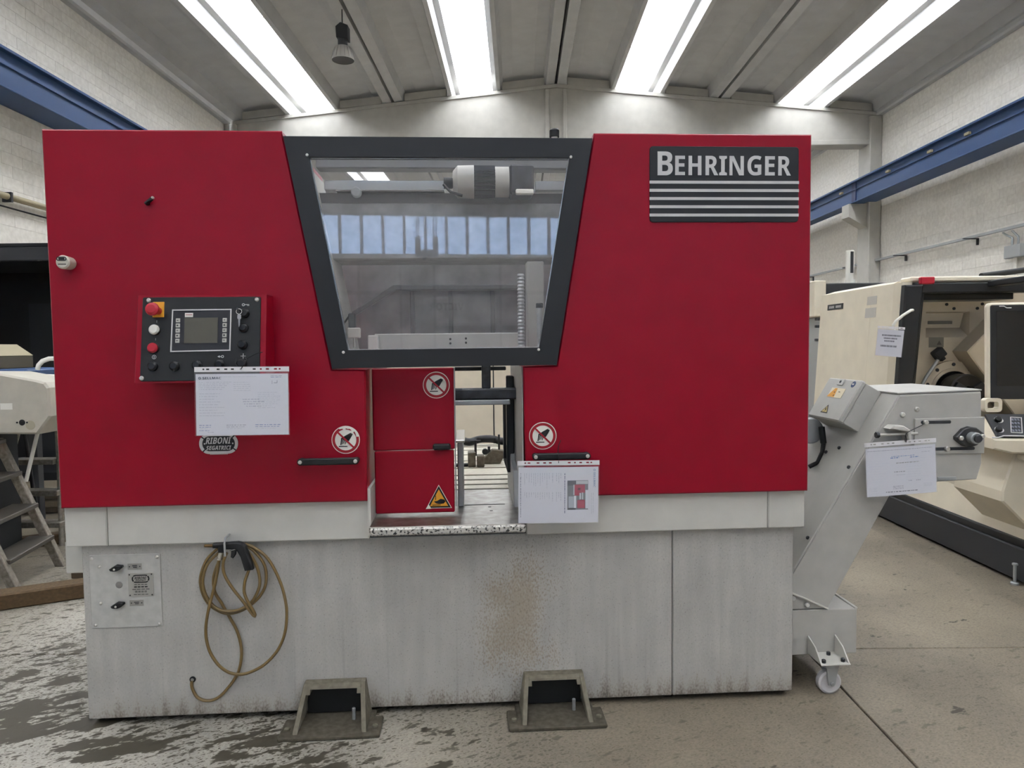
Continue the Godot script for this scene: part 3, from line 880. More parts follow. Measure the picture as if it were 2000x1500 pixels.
func control_panel() -> void:
	# a wedge: 8 cm out at the top, 13 cm at the bottom; its children lie on the sloping face
	var wd := Shape.new()
	var w := 0.224
	var y0 := 1.316
	var y1 := 1.624
	var keep := Transform3D(Basis(Vector3.UP, deg_to_rad(90)), Vector3(0, 0, 0))
	wd.xf = Transform3D(Basis(Vector3.UP, deg_to_rad(-90)), Vector3(-1.274, 0, 0))
	wd.prism(pl([Vector2(0, y0 + 0.012), Vector2(0.13, y0), Vector2(0.08, y1), Vector2(0, y1 + 0.0)]), w, -w, 0.003)
	var cp := part(saw, "control_panel", wd, M.red)
	cp.set_meta("label", "red console box with black face of buttons and a small screen")
	var tilt := rad_to_deg(atan2(0.05, y1 - y0))
	var F := at(-1.2735, (y0 + y1) * 0.5, 0.105, 0, 0, -tilt)      # centre of the face, z outward
	var put := func(called: String, s: Shape, m: Material) -> MeshInstance3D:
		return part(cp, called, s, m, F)
	var bevel: MeshInstance3D = put.call("face_plate", Shape.new().prism(rounded(-0.204, -0.150, 0.204, 0.148, 0.006), 0.004, 0.0, 0.001), mat(Color(0.06, 0.062, 0.065), 0.5))
	for p in [[-0.183, 0.137], [0.190, 0.137], [-0.198, -0.139], [0.190, -0.139]]:
		put.call("corner_screw", Shape.new().rod(Vector3(p[0], p[1], 0.003), Vector3(0, 0, 0.006), 0.0078, 0.003, 14), M.screw)
	# emergency stop on a yellow plate
	put.call("yellow_plate", Shape.new().span(-0.168, -0.129, 0.076, 0.131, 0.003, 0.006, 0.001), M.yellow)
	put.call("stop_button_stem", Shape.new().rod(Vector3(-0.149, 0.098, 0.005), Vector3(0, 0, 0.028), 0.0135), M.button_red)
	put.call("stop_button", Shape.new().lathe([Vector2(0, 0), Vector2(0.021, 0.0), Vector2(0.0235, 0.006), Vector2(0.022, 0.012), Vector2(0.014, 0.017), Vector2(0, 0.018)], 24), M.button_red)
	(cp.get_child(-1) as Node3D).transform = F * Transform3D(Basis(Vector3.RIGHT, PI / 2), Vector3(-0.155, 0.098, 0.032))
	for e in [[-0.158, 0.031, M.white], [-0.161, -0.034, M.button_red]]:
		put.call("button_collar", Shape.new().rod(Vector3(e[0], e[1], 0.003), Vector3(0, 0, 0.006), 0.020, 0.002, 20), M.black_gloss)
		put.call("push_button", Shape.new().rod(Vector3(e[0], e[1], 0.008), Vector3(0, 0, 0.012), 0.0178, 0.005, 20), e[2])
	# screen unit
	put.call("screen_border", Shape.new().ring(pl([Vector2(-0.103, -0.048), Vector2(-0.101, 0.103), Vector2(0.104, 0.104), Vector2(0.103, -0.046)]), pl([Vector2(-0.0985, -0.044), Vector2(-0.097, 0.099), Vector2(0.100, 0.100), Vector2(0.099, -0.042)]), 0.007, 0.003), M.silver)
	put.call("screen_unit", Shape.new().span(-0.098, 0.099, -0.043, 0.099, 0.003, 0.006), mat(Color(0.11, 0.11, 0.13), 0.45))
	put.call("screen", Shape.new().span(-0.057, 0.058, -0.018, 0.073, 0.0055, 0.0068), M.screen)
	put.call("screen_label", Shape.new().span(-0.0565, -0.0285, 0.0755, 0.0905, 0.0055, 0.0066), M.white)
	put.call("label_line", Shape.new().span(-0.0535, -0.0315, 0.0825, 0.0845, 0.0064, 0.0070), M.sign_red)
	for k in 5:
		for x in [-0.0795, 0.0815]:
			put.call("key_pad", Shape.new().box(Vector3(x, 0.064 - k * 0.0182, 0.0062), Vector3(0.015, 0.0145, 0.003), 0.001), mat(Color(0.70, 0.69, 0.65), 0.5))
			put.call("key_mark", Shape.new().box(Vector3(x - 0.001, 0.064 - k * 0.0182, 0.0078), Vector3(0.006, 0.005 if k % 2 else 0.0025, 0.0005)), M.dark)
	# black buttons and selectors
	for p in [[-0.160, -0.099], [-0.086, -0.099], [-0.0095, -0.097], [0.068, -0.095], [0.143, -0.093], [0.147, 0.035], [0.145, -0.026], [0.150, 0.087]]:
		put.call("selector_knob", Shape.new().rod(Vector3(p[0], p[1], 0.003), Vector3(0, 0, 0.018), 0.0165, 0.006, 18), M.black_gloss)
	# symbols
	var k: Material = M.silver
	put.call("key_symbol", Shape.new().ring(disc(Vector2(0.144, 0.119), 0.0052, 14), disc(Vector2(0.144, 0.119), 0.003, 14), 0.0048, 0.0035).span(0.149, 0.164, 0.118, 0.1205, 0.0035, 0.0048).span(0.158, 0.160, 0.1145, 0.118, 0.0035, 0.0048).span(0.162, 0.164, 0.1145, 0.118, 0.0035, 0.0048), k)
	put.call("power_symbol", Shape.new().ring(disc(Vector2(-0.158, -0.065), 0.0075, 14), disc(Vector2(-0.158, -0.065), 0.0058, 14), 0.0048, 0.0035).span(-0.159, -0.157, -0.069, -0.061, 0.0035, 0.0048), k)
	put.call("tick_symbol", Shape.new().span(-0.1535, -0.1525, 0.057, 0.065, 0.0035, 0.0048).span(-0.1555, -0.1545, -0.006, 0.002, 0.0035, 0.0048), k)
	put.call("arrow_symbol", Shape.new().prism(pl([Vector2(0.058, -0.066), Vector2(0.066, -0.062), Vector2(0.066, -0.070)]), 0.0048, 0.0035).span(0.066, 0.072, -0.067, -0.065, 0.0035, 0.0048).ring(disc(Vector2(0.0755, -0.066), 0.005, 12), disc(Vector2(0.0755, -0.066), 0.003, 12), 0.0048, 0.0035), k)
	put.call("cross_symbol", Shape.new().span(0.146, 0.148, -0.074, -0.056, 0.0035, 0.0048).span(0.138, 0.156, -0.066, -0.064, 0.0035, 0.0048), k)
	# the key in its lock, a thing of its own
	var ky := thing("key", "silver key on a small ring in the lock of the saw's console", "key", SAW * F)
	part(ky, "key_ring", Shape.new().tube(arc3(Vector3(0.136, 0.090, 0.026), 0.0095, 20), 0.0013, 6), M.chrome)
	part(ky, "key_shank", Shape.new().rod(Vector3(0.136, 0.098, 0.016), Vector3(-0.006, 0.003, 0.012), 0.0035, 0.0, 8), M.chrome)
	part(ky, "key_bow", Shape.new().prism(rounded(0.1315, 0.062, 0.1445, 0.079, 0.004), 0.028, 0.026), M.chrome)
	part(ky, "key_blade", Shape.new().prism(pl([Vector2(0.1345, 0.063), Vector2(0.1415, 0.063), Vector2(0.1405, 0.041), Vector2(0.1385, 0.034), Vector2(0.1365, 0.036)]), 0.028, 0.026), M.chrome)

func arc3(c: Vector3, r: float, k: int, a0 := 0.0, a1 := TAU) -> Array:
	var o := []
	for i in k + 1:
		var a := lerpf(a0, a1, float(i) / k)
		o.append(c + Vector3(cos(a), sin(a), 0) * r)
	return o

func access_plate() -> void:
	var ap := part(saw, "access_plate", Shape.new().span(-1.772, -1.511, 0.381, 0.661, -0.062, -0.055, 0.0015), toned(mat(Color(0.75, 0.745, 0.72), 0.45), noise_tex(0.02, Color(0.9, 0.9, 0.9), Color.WHITE, 2), 2.0))
	ap.set_meta("label", "screwed access plate with two black wing knobs")
	for p in [[-1.762, 0.648], [-1.523, 0.649], [-1.757, 0.394], [-1.522, 0.391]]:
		part(ap, "corner_screw", Shape.new().lathe([Vector2(0, 0), Vector2(0.0065, 0), Vector2(0.0055, 0.003), Vector2(0.003, 0.005), Vector2(0, 0.0052)], 12), M.screw, Transform3D(Basis(Vector3.RIGHT, PI / 2), Vector3(p[0], p[1], -0.055)))
	for y in [0.617, 0.477]:
		part(ap, "pin", Shape.new().lathe([Vector2(0, 0), Vector2(0.0065, 0), Vector2(0.0055, 0.003), Vector2(0.003, 0.006), Vector2(0, 0.0062)], 12), M.screw, Transform3D(Basis(Vector3.RIGHT, PI / 2), Vector3(-1.735, y, -0.055)))
	for y in [0.614, 0.472]:
		var wk := Shape.new()
		wk.xf = at(-1.667, y, -0.055, 0, 14)
		wk.prism(pl([Vector2(-0.022, -0.004), Vector2(-0.012, -0.009), Vector2(0.0, -0.011), Vector2(0.012, -0.009), Vector2(0.025, -0.003), Vector2(0.025, 0.004), Vector2(0.014, 0.008), Vector2(0.004, 0.012), Vector2(-0.010, 0.008), Vector2(-0.024, 0.003)]), 0.022, 0.006, 0.003)
		wk.rod(Vector3(0, 0, 0), Vector3(0, 0, 0.008), 0.009)
		var km := part(ap, "wing_knob", wk, M.black)
		part(km, "pivot", Shape.new().rod(Vector3(-1.671, y - 0.003, -0.034), Vector3(0, 0, 0.003), 0.004, 0.001, 10), M.screw)
	for e in [[-1.605, 0.6145], [-1.603, 0.4745]]:
		var lb := part(ap, "engraved_label", Shape.new().box(Vector3(e[0], e[1], -0.0545), Vector3(0.052, 0.024, 0.0015), 0.0005), mat(Color(0.60, 0.59, 0.56), 0.4, 0.3))
		part(lb, "engraving", Shape.new().box(Vector3(e[0] - 0.019, e[1], -0.0536), Vector3(0.004, 0.004, 0.0006)).box(Vector3(e[0] + 0.019, e[1], -0.0536), Vector3(0.004, 0.004, 0.0006)).box(Vector3(e[0], e[1] + 0.003, -0.0536), Vector3(0.018, 0.003, 0.0006)).box(Vector3(e[0] + 0.001, e[1] - 0.003, -0.0536), Vector3(0.014, 0.003, 0.0006)), M.dark)
	part(ap, "sensor_dot", Shape.new().rod(Vector3(-1.665, 0.546, -0.055), Vector3(0, 0, 0.002), 0.013, 0.001, 18), mat(Color(0.5, 0.49, 0.47), 0.5))
	var rp := part(ap, "rating_plate", Shape.new().prism(rounded(-1.631, 0.499, -1.538, 0.590, 0.004), -0.0525, -0.055, 0.0006), mat(Color(0.66, 0.65, 0.62), 0.35, 0.3))
	var oo := rounded(-1.617, 0.552, -1.552, 0.583, 0.015, 8)
	var oi := rounded(-1.612, 0.556, -1.557, 0.579, 0.0115, 8)
	var os := Shape.new()
	for i in oo.size():
		if i % 9 == 4:
			continue
		var j := (i + 1) % oo.size()
		os.prism(pl([oo[i], oo[j], oi[j], oi[i]]), -0.0519, -0.0526)
	part(rp, "oval_print", os, M.black)
	letters(rp, "lettering", "RIBONI", 0.042, 0.0105, M.black, at(-1.5845, 0.5705, -0.0522), true, true, 0.0006)
	letters(rp, "lettering", "SEGATRICI", 0.038, 0.0065, M.black, at(-1.5845, 0.5608, -0.0522), true, true, 0.0006)
	var ln := Shape.new()
	for e in [[0.5455, 0.05, 0.0022], [0.5365, 0.052, 0.0042], [0.5275, 0.066, 0.0022], [0.5205, 0.046, 0.0016], [0.5165, 0.046, 0.0016], [0.5075, 0.056, 0.0018]]:
		for q in 4:
			ln.box(Vector3(-1.5845 + (q - 1.5) * e[1] / 4.0, e[0], -0.0522), Vector3(e[1] / 4.0 - 0.003, e[2], 0.0006))
	part(rp, "print_lines", ln, M.black)
	for p in [[-1.625, 0.584], [-1.544, 0.584], [-1.625, 0.505], [-1.544, 0.505]]:
		part(rp, "rivet", Shape.new().rod(Vector3(p[0], p[1], -0.0526), Vector3(0, 0, 0.0012), 0.0028, 0.0005, 8), M.dark)

# cast lifting shoe: two sloping cheeks and a lintel over a flanged foot bolted down
func foot_bracket(x: float) -> void:
	var br := part(saw, "foot_bracket", Shape.new().span(x - 0.152, x + 0.152, 0.0, 0.016, -0.07, 0.118, 0.004).span(x - 0.185, x + 0.185, 0.0, 0.0155, -0.02, 0.116, 0.004), toned(mat(Color(0.36, 0.34, 0.29), 0.8), M.cast.albedo_texture, 3.0))
	var side := pl([Vector2(-0.062, 0.016), Vector2(0.098, 0.016), Vector2(0.080, 0.04), Vector2(-0.012, 0.142), Vector2(-0.022, 0.149), Vector2(-0.062, 0.149)])
	for sx in [-1.0, 1.0]:
		var ck := Shape.new()
		# the cheek leans inwards towards the top
		ck.xf = Transform3D(Basis(Vector3(0, 0, 1), Vector3(-0.14 * sx, 1, 0), Vector3(-1, 0, 0)), Vector3(x + sx * 0.128, 0, 0))
		ck.prism(side, 0.009, -0.009, 0.003)
		part(br, "cheek", ck, M.cast)
		part(br, "bolt", Shape.new().rod(Vector3(x + sx * 0.162, 0.0155, 0.06), Vector3(0, 0.008, 0), 0.011, 0.002, 6), M.cast)
	var lt := Shape.new()
	lt.xf = Transform3D(Basis(Vector3(0, 0, 1), Vector3(0, 1, 0), Vector3(-1, 0, 0)), Vector3(x, 0, 0))
	lt.prism(pl([Vector2(-0.062, 0.134), Vector2(-0.006, 0.134), Vector2(-0.010, 0.141), Vector2(-0.022, 0.149), Vector2(-0.062, 0.149)]), 0.100, -0.100, 0.002)
	for sx in [-1.0, 1.0]:
		lt.prism(pl([Vector2(-0.05, 0.135), Vector2(-0.006, 0.135), Vector2(0.004, 0.118), Vector2(-0.05, 0.118)]), 0.103 * sx if sx > 0 else -0.088, 0.088 if sx > 0 else -0.103)
	part(br, "lintel", lt, M.cast)
	part(br, "back_plate", Shape.new().span(x - 0.11, x + 0.11, 0.02, 0.13, -0.0595, -0.055), M.black)
	part(br, "leveling_stud", Shape.new().rod(Vector3(x + 0.075, 0.016, 0.0), Vector3(0, 0.045, 0), 0.007, 0.002, 10), M.galv)

# ---------------------------------------------------------------- blow gun and its hose
func curve3(pts: Array, z: Callable) -> Array:
	var c := Curve3D.new()
	c.bake_interval = 0.008
	for i in pts.size():
		var p: Vector2 = pts[i]
		var a: Vector2 = pts[maxi(i - 1, 0)]
		var b: Vector2 = pts[mini(i + 1, pts.size() - 1)]
		var h := (b - a) / 6.0
		var f := float(i) / (pts.size() - 1)
		c.add_point(Vector3(p.x, p.y, z.call(f)), Vector3(-h.x, -h.y, 0), Vector3(h.x, h.y, 0))
	var out := []
	for q in c.get_baked_points():
		out.append(q)
	return out

func build_air_gun() -> void:
	var g := thing("air_gun", "black blow gun and coiled tan hose hanging on the saw's grey base", "air gun", SAW)
	var bd := Shape.new().prism(pl([Vector2(-1.290, 0.712), Vector2(-1.290, 0.696), Vector2(-1.272, 0.695), Vector2(-1.270, 0.678), Vector2(-1.250, 0.678), Vector2(-1.245, 0.690), Vector2(-1.205, 0.688), Vector2(-1.190, 0.66), Vector2(-1.176, 0.607), Vector2(-1.146, 0.610), Vector2(-1.155, 0.65), Vector2(-1.172, 0.700), Vector2(-1.184, 0.712), Vector2(-1.20, 0.716)]), 0.022, -0.002, 0.005)
	part(g, "body", bd, M.black)
	part(g, "nozzle", Shape.new().rod(Vector3(-1.288, 0.7035, 0.01), Vector3(-0.034, 0.0005, 0), 0.0065, 0.001, 12, 0.0055), mat(Color(0.42, 0.33, 0.2), 0.4, 0.6))
	part(g, "trigger", Shape.new().prism(pl([Vector2(-1.222, 0.69), Vector2(-1.205, 0.69), Vector2(-1.209, 0.668), Vector2(-1.218, 0.655), Vector2(-1.226, 0.66)]), 0.018, 0.004, 0.002), M.black)
	part(g, "guard_wire", Shape.new().tube([Vector3(-1.23, 0.685, 0.016), Vector3(-1.214, 0.688, 0.018), Vector3(-1.203, 0.692, 0.016)], 0.002, 6), M.chrome)
	part(g, "hose_fitting", Shape.new().rod(Vector3(-1.262, 0.680, 0.008), Vector3(-0.008, -0.026, -0.006), 0.0095, 0.002, 14), M.chrome)
	part(g, "hose_clamp", Shape.new().rod(Vector3(-1.2705, 0.656, 0.002), Vector3(-0.002, -0.007, -0.002), 0.0115, 0.002, 14), M.chrome)
	var r := 0.0058
	var runs := [
		[[Vector2(-1.272, 0.652), Vector2(-1.285, 0.624), Vector2(-1.303, 0.579), Vector2(-1.306, 0.519), Vector2(-1.282, 0.462), Vector2(-1.261, 0.415), Vector2(-1.232, 0.354), Vector2(-1.218, 0.283), Vector2(-1.225, 0.218), Vector2(-1.247, 0.168), Vector2(-1.302, 0.104), Vector2(-1.347, 0.087), Vector2(-1.387, 0.101), Vector2(-1.406, 0.137), Vector2(-1.408, 0.165)], func(f): return -0.004 - 0.044 * clampf(f * 3.0, 0, 1) ],
		[[Vector2(-1.186, 0.699), Vector2(-1.151, 0.684), Vector2(-1.107, 0.646), Vector2(-1.073, 0.585), Vector2(-1.048, 0.51), Vector2(-1.038, 0.431), Vector2(-1.048, 0.347), Vector2(-1.077, 0.283), Vector2(-1.123, 0.233), Vector2(-1.174, 0.205), Vector2(-1.219, 0.196), Vector2(-1.263, 0.208), Vector2(-1.302, 0.245), Vector2(-1.329, 0.302), Vector2(-1.337, 0.362), Vector2(-1.33, 0.422), Vector2(-1.315, 0.482), Vector2(-1.297, 0.541), Vector2(-1.282, 0.601), Vector2(-1.273, 0.65)], func(f): return -0.020 - 0.016 * sin(PI * f) + 0.022 * f],
		[[Vector2(-1.27, 0.69), Vector2(-1.295, 0.675), Vector2(-1.332, 0.635), Vector2(-1.355, 0.571), Vector2(-1.349, 0.511), Vector2(-1.322, 0.464), Vector2(-1.274, 0.433), Vector2(-1.225, 0.434), Vector2(-1.175, 0.459), Vector2(-1.134, 0.499), Vector2(-1.113, 0.549), Vector2(-1.117, 0.614), Vector2(-1.151, 0.666), Vector2(-1.186, 0.694)], func(f): return -0.026 - 0.006 * sin(PI * f)],
		[[Vector2(-1.262, 0.685), Vector2(-1.285, 0.665), Vector2(-1.323, 0.625), Vector2(-1.342, 0.566), Vector2(-1.334, 0.51), Vector2(-1.304, 0.463), Vector2(-1.265, 0.445), Vector2(-1.215, 0.447), Vector2(-1.168, 0.474), Vector2(-1.140, 0.52), Vector2(-1.132, 0.56), Vector2(-1.141, 0.611), Vector2(-1.165, 0.662), Vector2(-1.19, 0.69)], func(f): return -0.012 - 0.008 * sin(PI * f)],
		[[Vector2(-1.244, 0.674), Vector2(-1.258, 0.635), Vector2(-1.254, 0.591), Vector2(-1.226, 0.539), Vector2(-1.188, 0.487), Vector2(-1.160, 0.444), Vector2(-1.147, 0.430), Vector2(-1.150, 0.447), Vector2(-1.172, 0.487), Vector2(-1.184, 0.524), Vector2(-1.181, 0.561), Vector2(-1.172, 0.589), Vector2(-1.163, 0.612)], func(f): return 0.003 + 0.004 * sin(PI * f)]]
	for e in runs:
		part(g, "hose", Shape.new().tube(curve3(e[0], e[1]), r, 9), M.hose)

# ---------------------------------------------------------------- documents in punched plastic sleeves
func page(kind: int) -> ImageTexture:
	var w := 640
	var h := 448
	var im := Image.create(w, h, false, Image.FORMAT_RGB8)
	im.fill(Color(0.82, 0.82, 0.845))
	var rng := RandomNumberGenerator.new()
	rng.seed = 100 + kind
	var ink := Color(0.52, 0.53, 0.57)
	var pale := Color(0.70, 0.71, 0.745)
	var blue := Color(0.33, 0.42, 0.62)
	# a run of word-like dashes from x to x1
	var run := func(x: int, x1: int, y: int, t: int, c: Color) -> void:
		while x < x1:
			var l := rng.randi_range(6, 26)
			im.fill_rect(Rect2i(x, y, mini(l, x1 - x), t), c)
			x += l + rng.randi_range(4, 8)
	# the same, downwards
	var fall := func(x: int, y: int, y1: int, t: int, c: Color) -> void:
		while y < y1:
			var l := rng.randi_range(6, 22)
			im.fill_rect(Rect2i(x, y, t, mini(l, y1 - y)), c)
			y += l + rng.randi_range(3, 7)
	if kind == 0:
		run.call(180, 420, 20, 3, pale)
		run.call(520, 600, 14, 3, ink)
		run.call(520, 596, 24, 3, blue)
		for k in 5:
			run.call(20, 250 - k * 14, 58 + k * 13, 4, pale)
			run.call(262, 380, 60 + k * 15, 3, pale)
		im.fill_rect(Rect2i(528, 50, 3, 26), ink)
		im.fill_rect(Rect2i(540, 66, 26, 4), ink)
		im.fill_rect(Rect2i(562, 50, 4, 18), ink)
		for k in 9:
			run.call(22, rng.randi_range(120, 210), 142 + k * 20, 4, pale)
			if k > 1 and k < 6:
				run.call(310 + rng.randi_range(0, 40), rng.randi_range(440, 490), 150 + k * 17, 5, Color(0.62, 0.63, 0.68))
			run.call(430, rng.randi_range(520, 600), 136 + k * 14, 3, pale)
		for e in [[20, 110, blue], [210, 345, ink], [410, 585, blue]]:
			run.call(e[0], e[1], 372, 4, e[2])
			run.call(e[0], e[1] - 10, 386, 3, e[2])
			run.call(e[0] + 4, e[1] - 30, 398, 3, pale)
		run.call(20, 90, 412, 3, blue)
		run.call(80, 120, 424, 3, ink)
	elif kind == 1:
		for x in [16, 46, 62, 82, 100, 118, 134, 152, 170, 188, 206, 224, 242]:
			fall.call(x, 46, rng.randi_range(90, 170), 5, ink if x < 30 else pale)
			fall.call(x, 200, rng.randi_range(220, 270), 5, pale)
		fall.call(14, 80, 400, 6, ink)
		for x in [268, 300, 318, 334]:
			fall.call(x, 48, rng.randi_range(90, 130), 7, pale)
			fall.call(x, 200, rng.randi_range(240, 290), 6, pale)
		fall.call(366, 50, 372, 7, Color(0.42, 0.44, 0.52))
		for x in [584, 598]:
			fall.call(x, 210, 300, 4, pale)
			fall.call(x, 310, 380, 4, pale)
		# small colour picture of a red and grey machine, lying on its side
		im.fill_rect(Rect2i(390, 108, 168, 236), Color(0.42, 0.43, 0.45))
		im.fill_rect(Rect2i(390, 108, 70, 40), Color(0.30, 0.31, 0.33))
		im.fill_rect(Rect2i(460, 112, 96, 26), Color(0.72, 0.73, 0.74))
		im.fill_rect(Rect2i(400, 236, 40, 92), Color(0.66, 0.68, 0.71))
		im.fill_rect(Rect2i(442, 232, 20, 98), Color(0.86, 0.87, 0.88))
		im.fill_rect(Rect2i(438, 142, 10, 84), Color(0.74, 0.75, 0.76))
		im.fill_rect(Rect2i(448, 142, 84, 66), Color(0.64, 0.20, 0.28))
		im.fill_rect(Rect2i(448, 208, 40, 22), Color(0.64, 0.20, 0.28))
		im.fill_rect(Rect2i(474, 168, 22, 18), Color(0.36, 0.12, 0.17))
		im.fill_rect(Rect2i(488, 210, 12, 52), Color(0.80, 0.81, 0.82))
		im.fill_rect(Rect2i(508, 206, 10, 56), Color(0.74, 0.75, 0.77))
		im.fill_rect(Rect2i(470, 266, 62, 66), Color(0.66, 0.18, 0.27))
		im.fill_rect(Rect2i(536, 186, 22, 150), Color(0.83, 0.84, 0.86))
		im.fill_rect(Rect2i(394, 330, 62, 14), Color(0.12, 0.12, 0.13))
	elif kind == 2:
		run.call(14, 610, 24, 4, ink)
		run.call(510, 590, 60, 3, ink)
		run.call(230, 440, 84, 6, Color(0.45, 0.55, 0.72))
		run.call(220, 300, 96, 8, Color(0.36, 0.47, 0.70))
		run.call(400, 480, 100, 7, Color(0.36, 0.47, 0.70))
		run.call(270, 480, 146, 8, Color(0.58, 0.58, 0.56))
		run.call(250, 350, 228, 7, Color(0.55, 0.55, 0.56))
		run.call(270, 350, 258, 5, pale)
		for k in 9:
			run.call(30, rng.randi_range(120, 240), 120 + k * 24, 3, Color(0.78, 0.79, 0.83))
			run.call(360, rng.randi_range(480, 590), 116 + k * 24, 3, Color(0.76, 0.77, 0.81))
		run.call(380, 410, 318, 5, ink)
		run.call(450, 490, 318, 6, ink)
		for k in 3:
			run.call(14, 90, 368 + k * 14, 3, pale)
			run.call(236, 330, 362 + k * 12, 4, ink)
			run.call(520, 600, 356 + k * 12, 3, pale)
		run.call(170, 460, 412, 6, Color(0.22, 0.23, 0.27))
	else:
		var dk := Color(0.30, 0.30, 0.34)
		run.call(60, 300, 40, 5, pale)
		run.call(120, 580, 84, 26, dk)
		run.call(170, 500, 134, 24, dk)
		run.call(190, 440, 180, 24, dk)
		run.call(110, 500, 262, 30, dk)
		for k in 4:
			run.call(90, 480, 330 + k * 20, 4, Color(0.76, 0.77, 0.80))
	return ImageTexture.create_from_image(im)

# origin in the middle of the upper edge, sheet hanging down -y and facing +z
func sleeve(label: String, xf: Transform3D, w: float, h: float, kind: int, header: bool) -> Node3D:
	var t := thing("document_sleeve", label, "document sleeve", xf, "documents in clear punched sleeves")
	var holes := [0.095, 0.14, 0.25, 0.33, 0.40, 0.63, 0.70, 0.77, 0.855, 0.90]
	var strip := Shape.new()
	var x0 := -w * 0.5
	var sh := 0.017
	strip.span(x0, -x0, -0.0055, 0.0, -0.0006, 0.0006)
	strip.span(x0, -x0, -sh, -0.0105, -0.0006, 0.0006)
	var at_x := x0
	for i in holes.size():
		var c: float = x0 + holes[i] * w
		var half := 0.0032 if i in [0, 6, 9] else 0.0052
		strip.span(at_x, c - half, -0.0105, -0.0055, -0.0006, 0.0006)
		at_x = c + half
	strip.span(at_x, -x0, -0.0105, -0.0055, -0.0006, 0.0006)
	part(t, "punched_strip", strip, mat(Color(0.86, 0.85, 0.85), 0.45))
	var pg := Shape.new()
	pg.planar = Rect2(x0 + 0.004, -h + 0.002, w - 0.008, h - 0.026)
	# slightly bowed sheet
	var k := 12
	for i in k:
		var a := x0 + 0.004 + (w - 0.008) * i / k
		var b := x0 + 0.004 + (w - 0.008) * (i + 1) / k
		var za := 0.004 * sin(PI * i / k)
		var zb := 0.004 * sin(PI * (i + 1) / k)
		for s in [1.0, -1.0]:
			pg.quad(Vector3(a, -h + 0.002, za + 0.0002 * s), Vector3(b, -h + 0.002, zb + 0.0002 * s), Vector3(b, -0.024, zb + 0.0002 * s), Vector3(a, -0.024, za + 0.0002 * s), Vector3(0, 0, s))
	var pm := mat(Color(1, 1, 1), 0.55)
	pm.albedo_texture = page(kind)
	pm.texture_repeat = false
	var sheet := part(t, "printed_sheet", pg, pm)
	var film := Shape.new()
	for i in k:
		var a := x0 + w * i / k
		var b := x0 + w * (i + 1) / k
		var za := 0.0012 + 0.004 * sin(PI * i / k)
		var zb := 0.0012 + 0.004 * sin(PI * (i + 1) / k)
		film.quad(Vector3(a, -h, za), Vector3(b, -h, zb), Vector3(b, -sh, zb), Vector3(a, -sh, za), Vector3(0, 0, 1))
	part(t, "clear_film", film, M.film)
	if header:
		var ik := mat(Color(0.25, 0.27, 0.33), 0.6)
		if kind == 0:
			part(sheet, "ring_logo", Shape.new().ring(disc(Vector2(x0 + 0.018, -0.038), 0.0042, 14), disc(Vector2(x0 + 0.018, -0.038), 0.0025, 14), 0.0032, 0.0020), ik)
			letters(sheet, "lettering", "SELLMAC", 0.062, 0.008, ik, at(x0 + 0.059, -0.038, 0.0034), true, false, 0.0006)
		else:
			part(sheet, "ring_logo", Shape.new().ring(disc(Vector2(-x0 - 0.019, -0.036), 0.0042, 14), disc(Vector2(-x0 - 0.019, -0.036), 0.0025, 14), 0.0032, 0.0016), mat(Color(0.5, 0.55, 0.66), 0.6))
			letters(sheet, "lettering", "SELLMAC", 0.056, 0.0075, mat(Color(0.5, 0.55, 0.66), 0.6), at(-x0 - 0.019, -0.073, 0.0030, 0, -90), true, false, 0.0006)
	return t

func build_sleeves() -> void:
	var a := sleeve("document sleeve hanging from the red console, just above the oval badge", SAW * at(-1.110, 1.3705, 0.192, 0, -0.3, -2.0), 0.318, 0.236, 0, true)
	part(a, "cable_tie", Shape.new().tube([Vector3(-0.004, 0.036, -0.034), Vector3(0.012, 0.026, -0.012), Vector3(0.008, 0.008, 0.004), Vector3(-0.002, -0.008, 0.004), Vector3(-0.01, -0.008, -0.004), Vector3(-0.03, 0.012, -0.022), Vector3(-0.028, 0.03, -0.03)], 0.0016, 6), M.black)
	part(a, "cable_tie", Shape.new().tube([Vector3(-0.004, 0.022, -0.03), Vector3(0.02, 0.034, -0.02), Vector3(0.045, 0.046, -0.016), Vector3(0.066, 0.05, -0.016)], 0.0014, 6), M.black)
	var b := sleeve("document sleeve with a small red picture, hanging from the right-hand bar handle", SAW * at(-0.0045, 1.0025, 0.058, 0, -0.6), 0.308, 0.236, 1, true)
	part(b, "cable_tie", Shape.new().tube([Vector3(0.012, 0.072, -0.034), Vector3(0.004, 0.055, -0.026), Vector3(-0.001, 0.036, -0.012), Vector3(0.0, 0.015, -0.010), Vector3(0.0, -0.008, 0.003), Vector3(0.0, -0.010, -0.003)], 0.0015, 6), M.black)
	var c := sleeve("document sleeve hanging from the chip conveyor's head beside the dark bearing", SAW * at(1.4085, 1.0315, -0.090, 0, 3.0), 0.301, 0.223, 2, false)
	part(c, "cable_tie", Shape.new().tube([Vector3(0.125, 0.060, -0.030), Vector3(0.10, 0.055, -0.010), Vector3(0.035, 0.035, 0.004), Vector3(0.022, 0.03, 0.006), Vector3(0.02, 0.02, 0.005), Vector3(0.024, 0.004, 0.005), Vector3(0.022, -0.008, 0.004), Vector3(0.018, -0.004, 0.004), Vector3(0.018, 0.02, 0.006)], 0.0016, 6), M.black)
	var d := Transform3D(Basis(Vector3.UP, deg_to_rad(-44)), Vector3(2.795, 1.548, -5.40))
	sleeve("document sleeve with bold print hanging from the white handle of the cream lathe", d * at(0, 0, 0, 0, -5), 0.19, 0.225, 3, false)

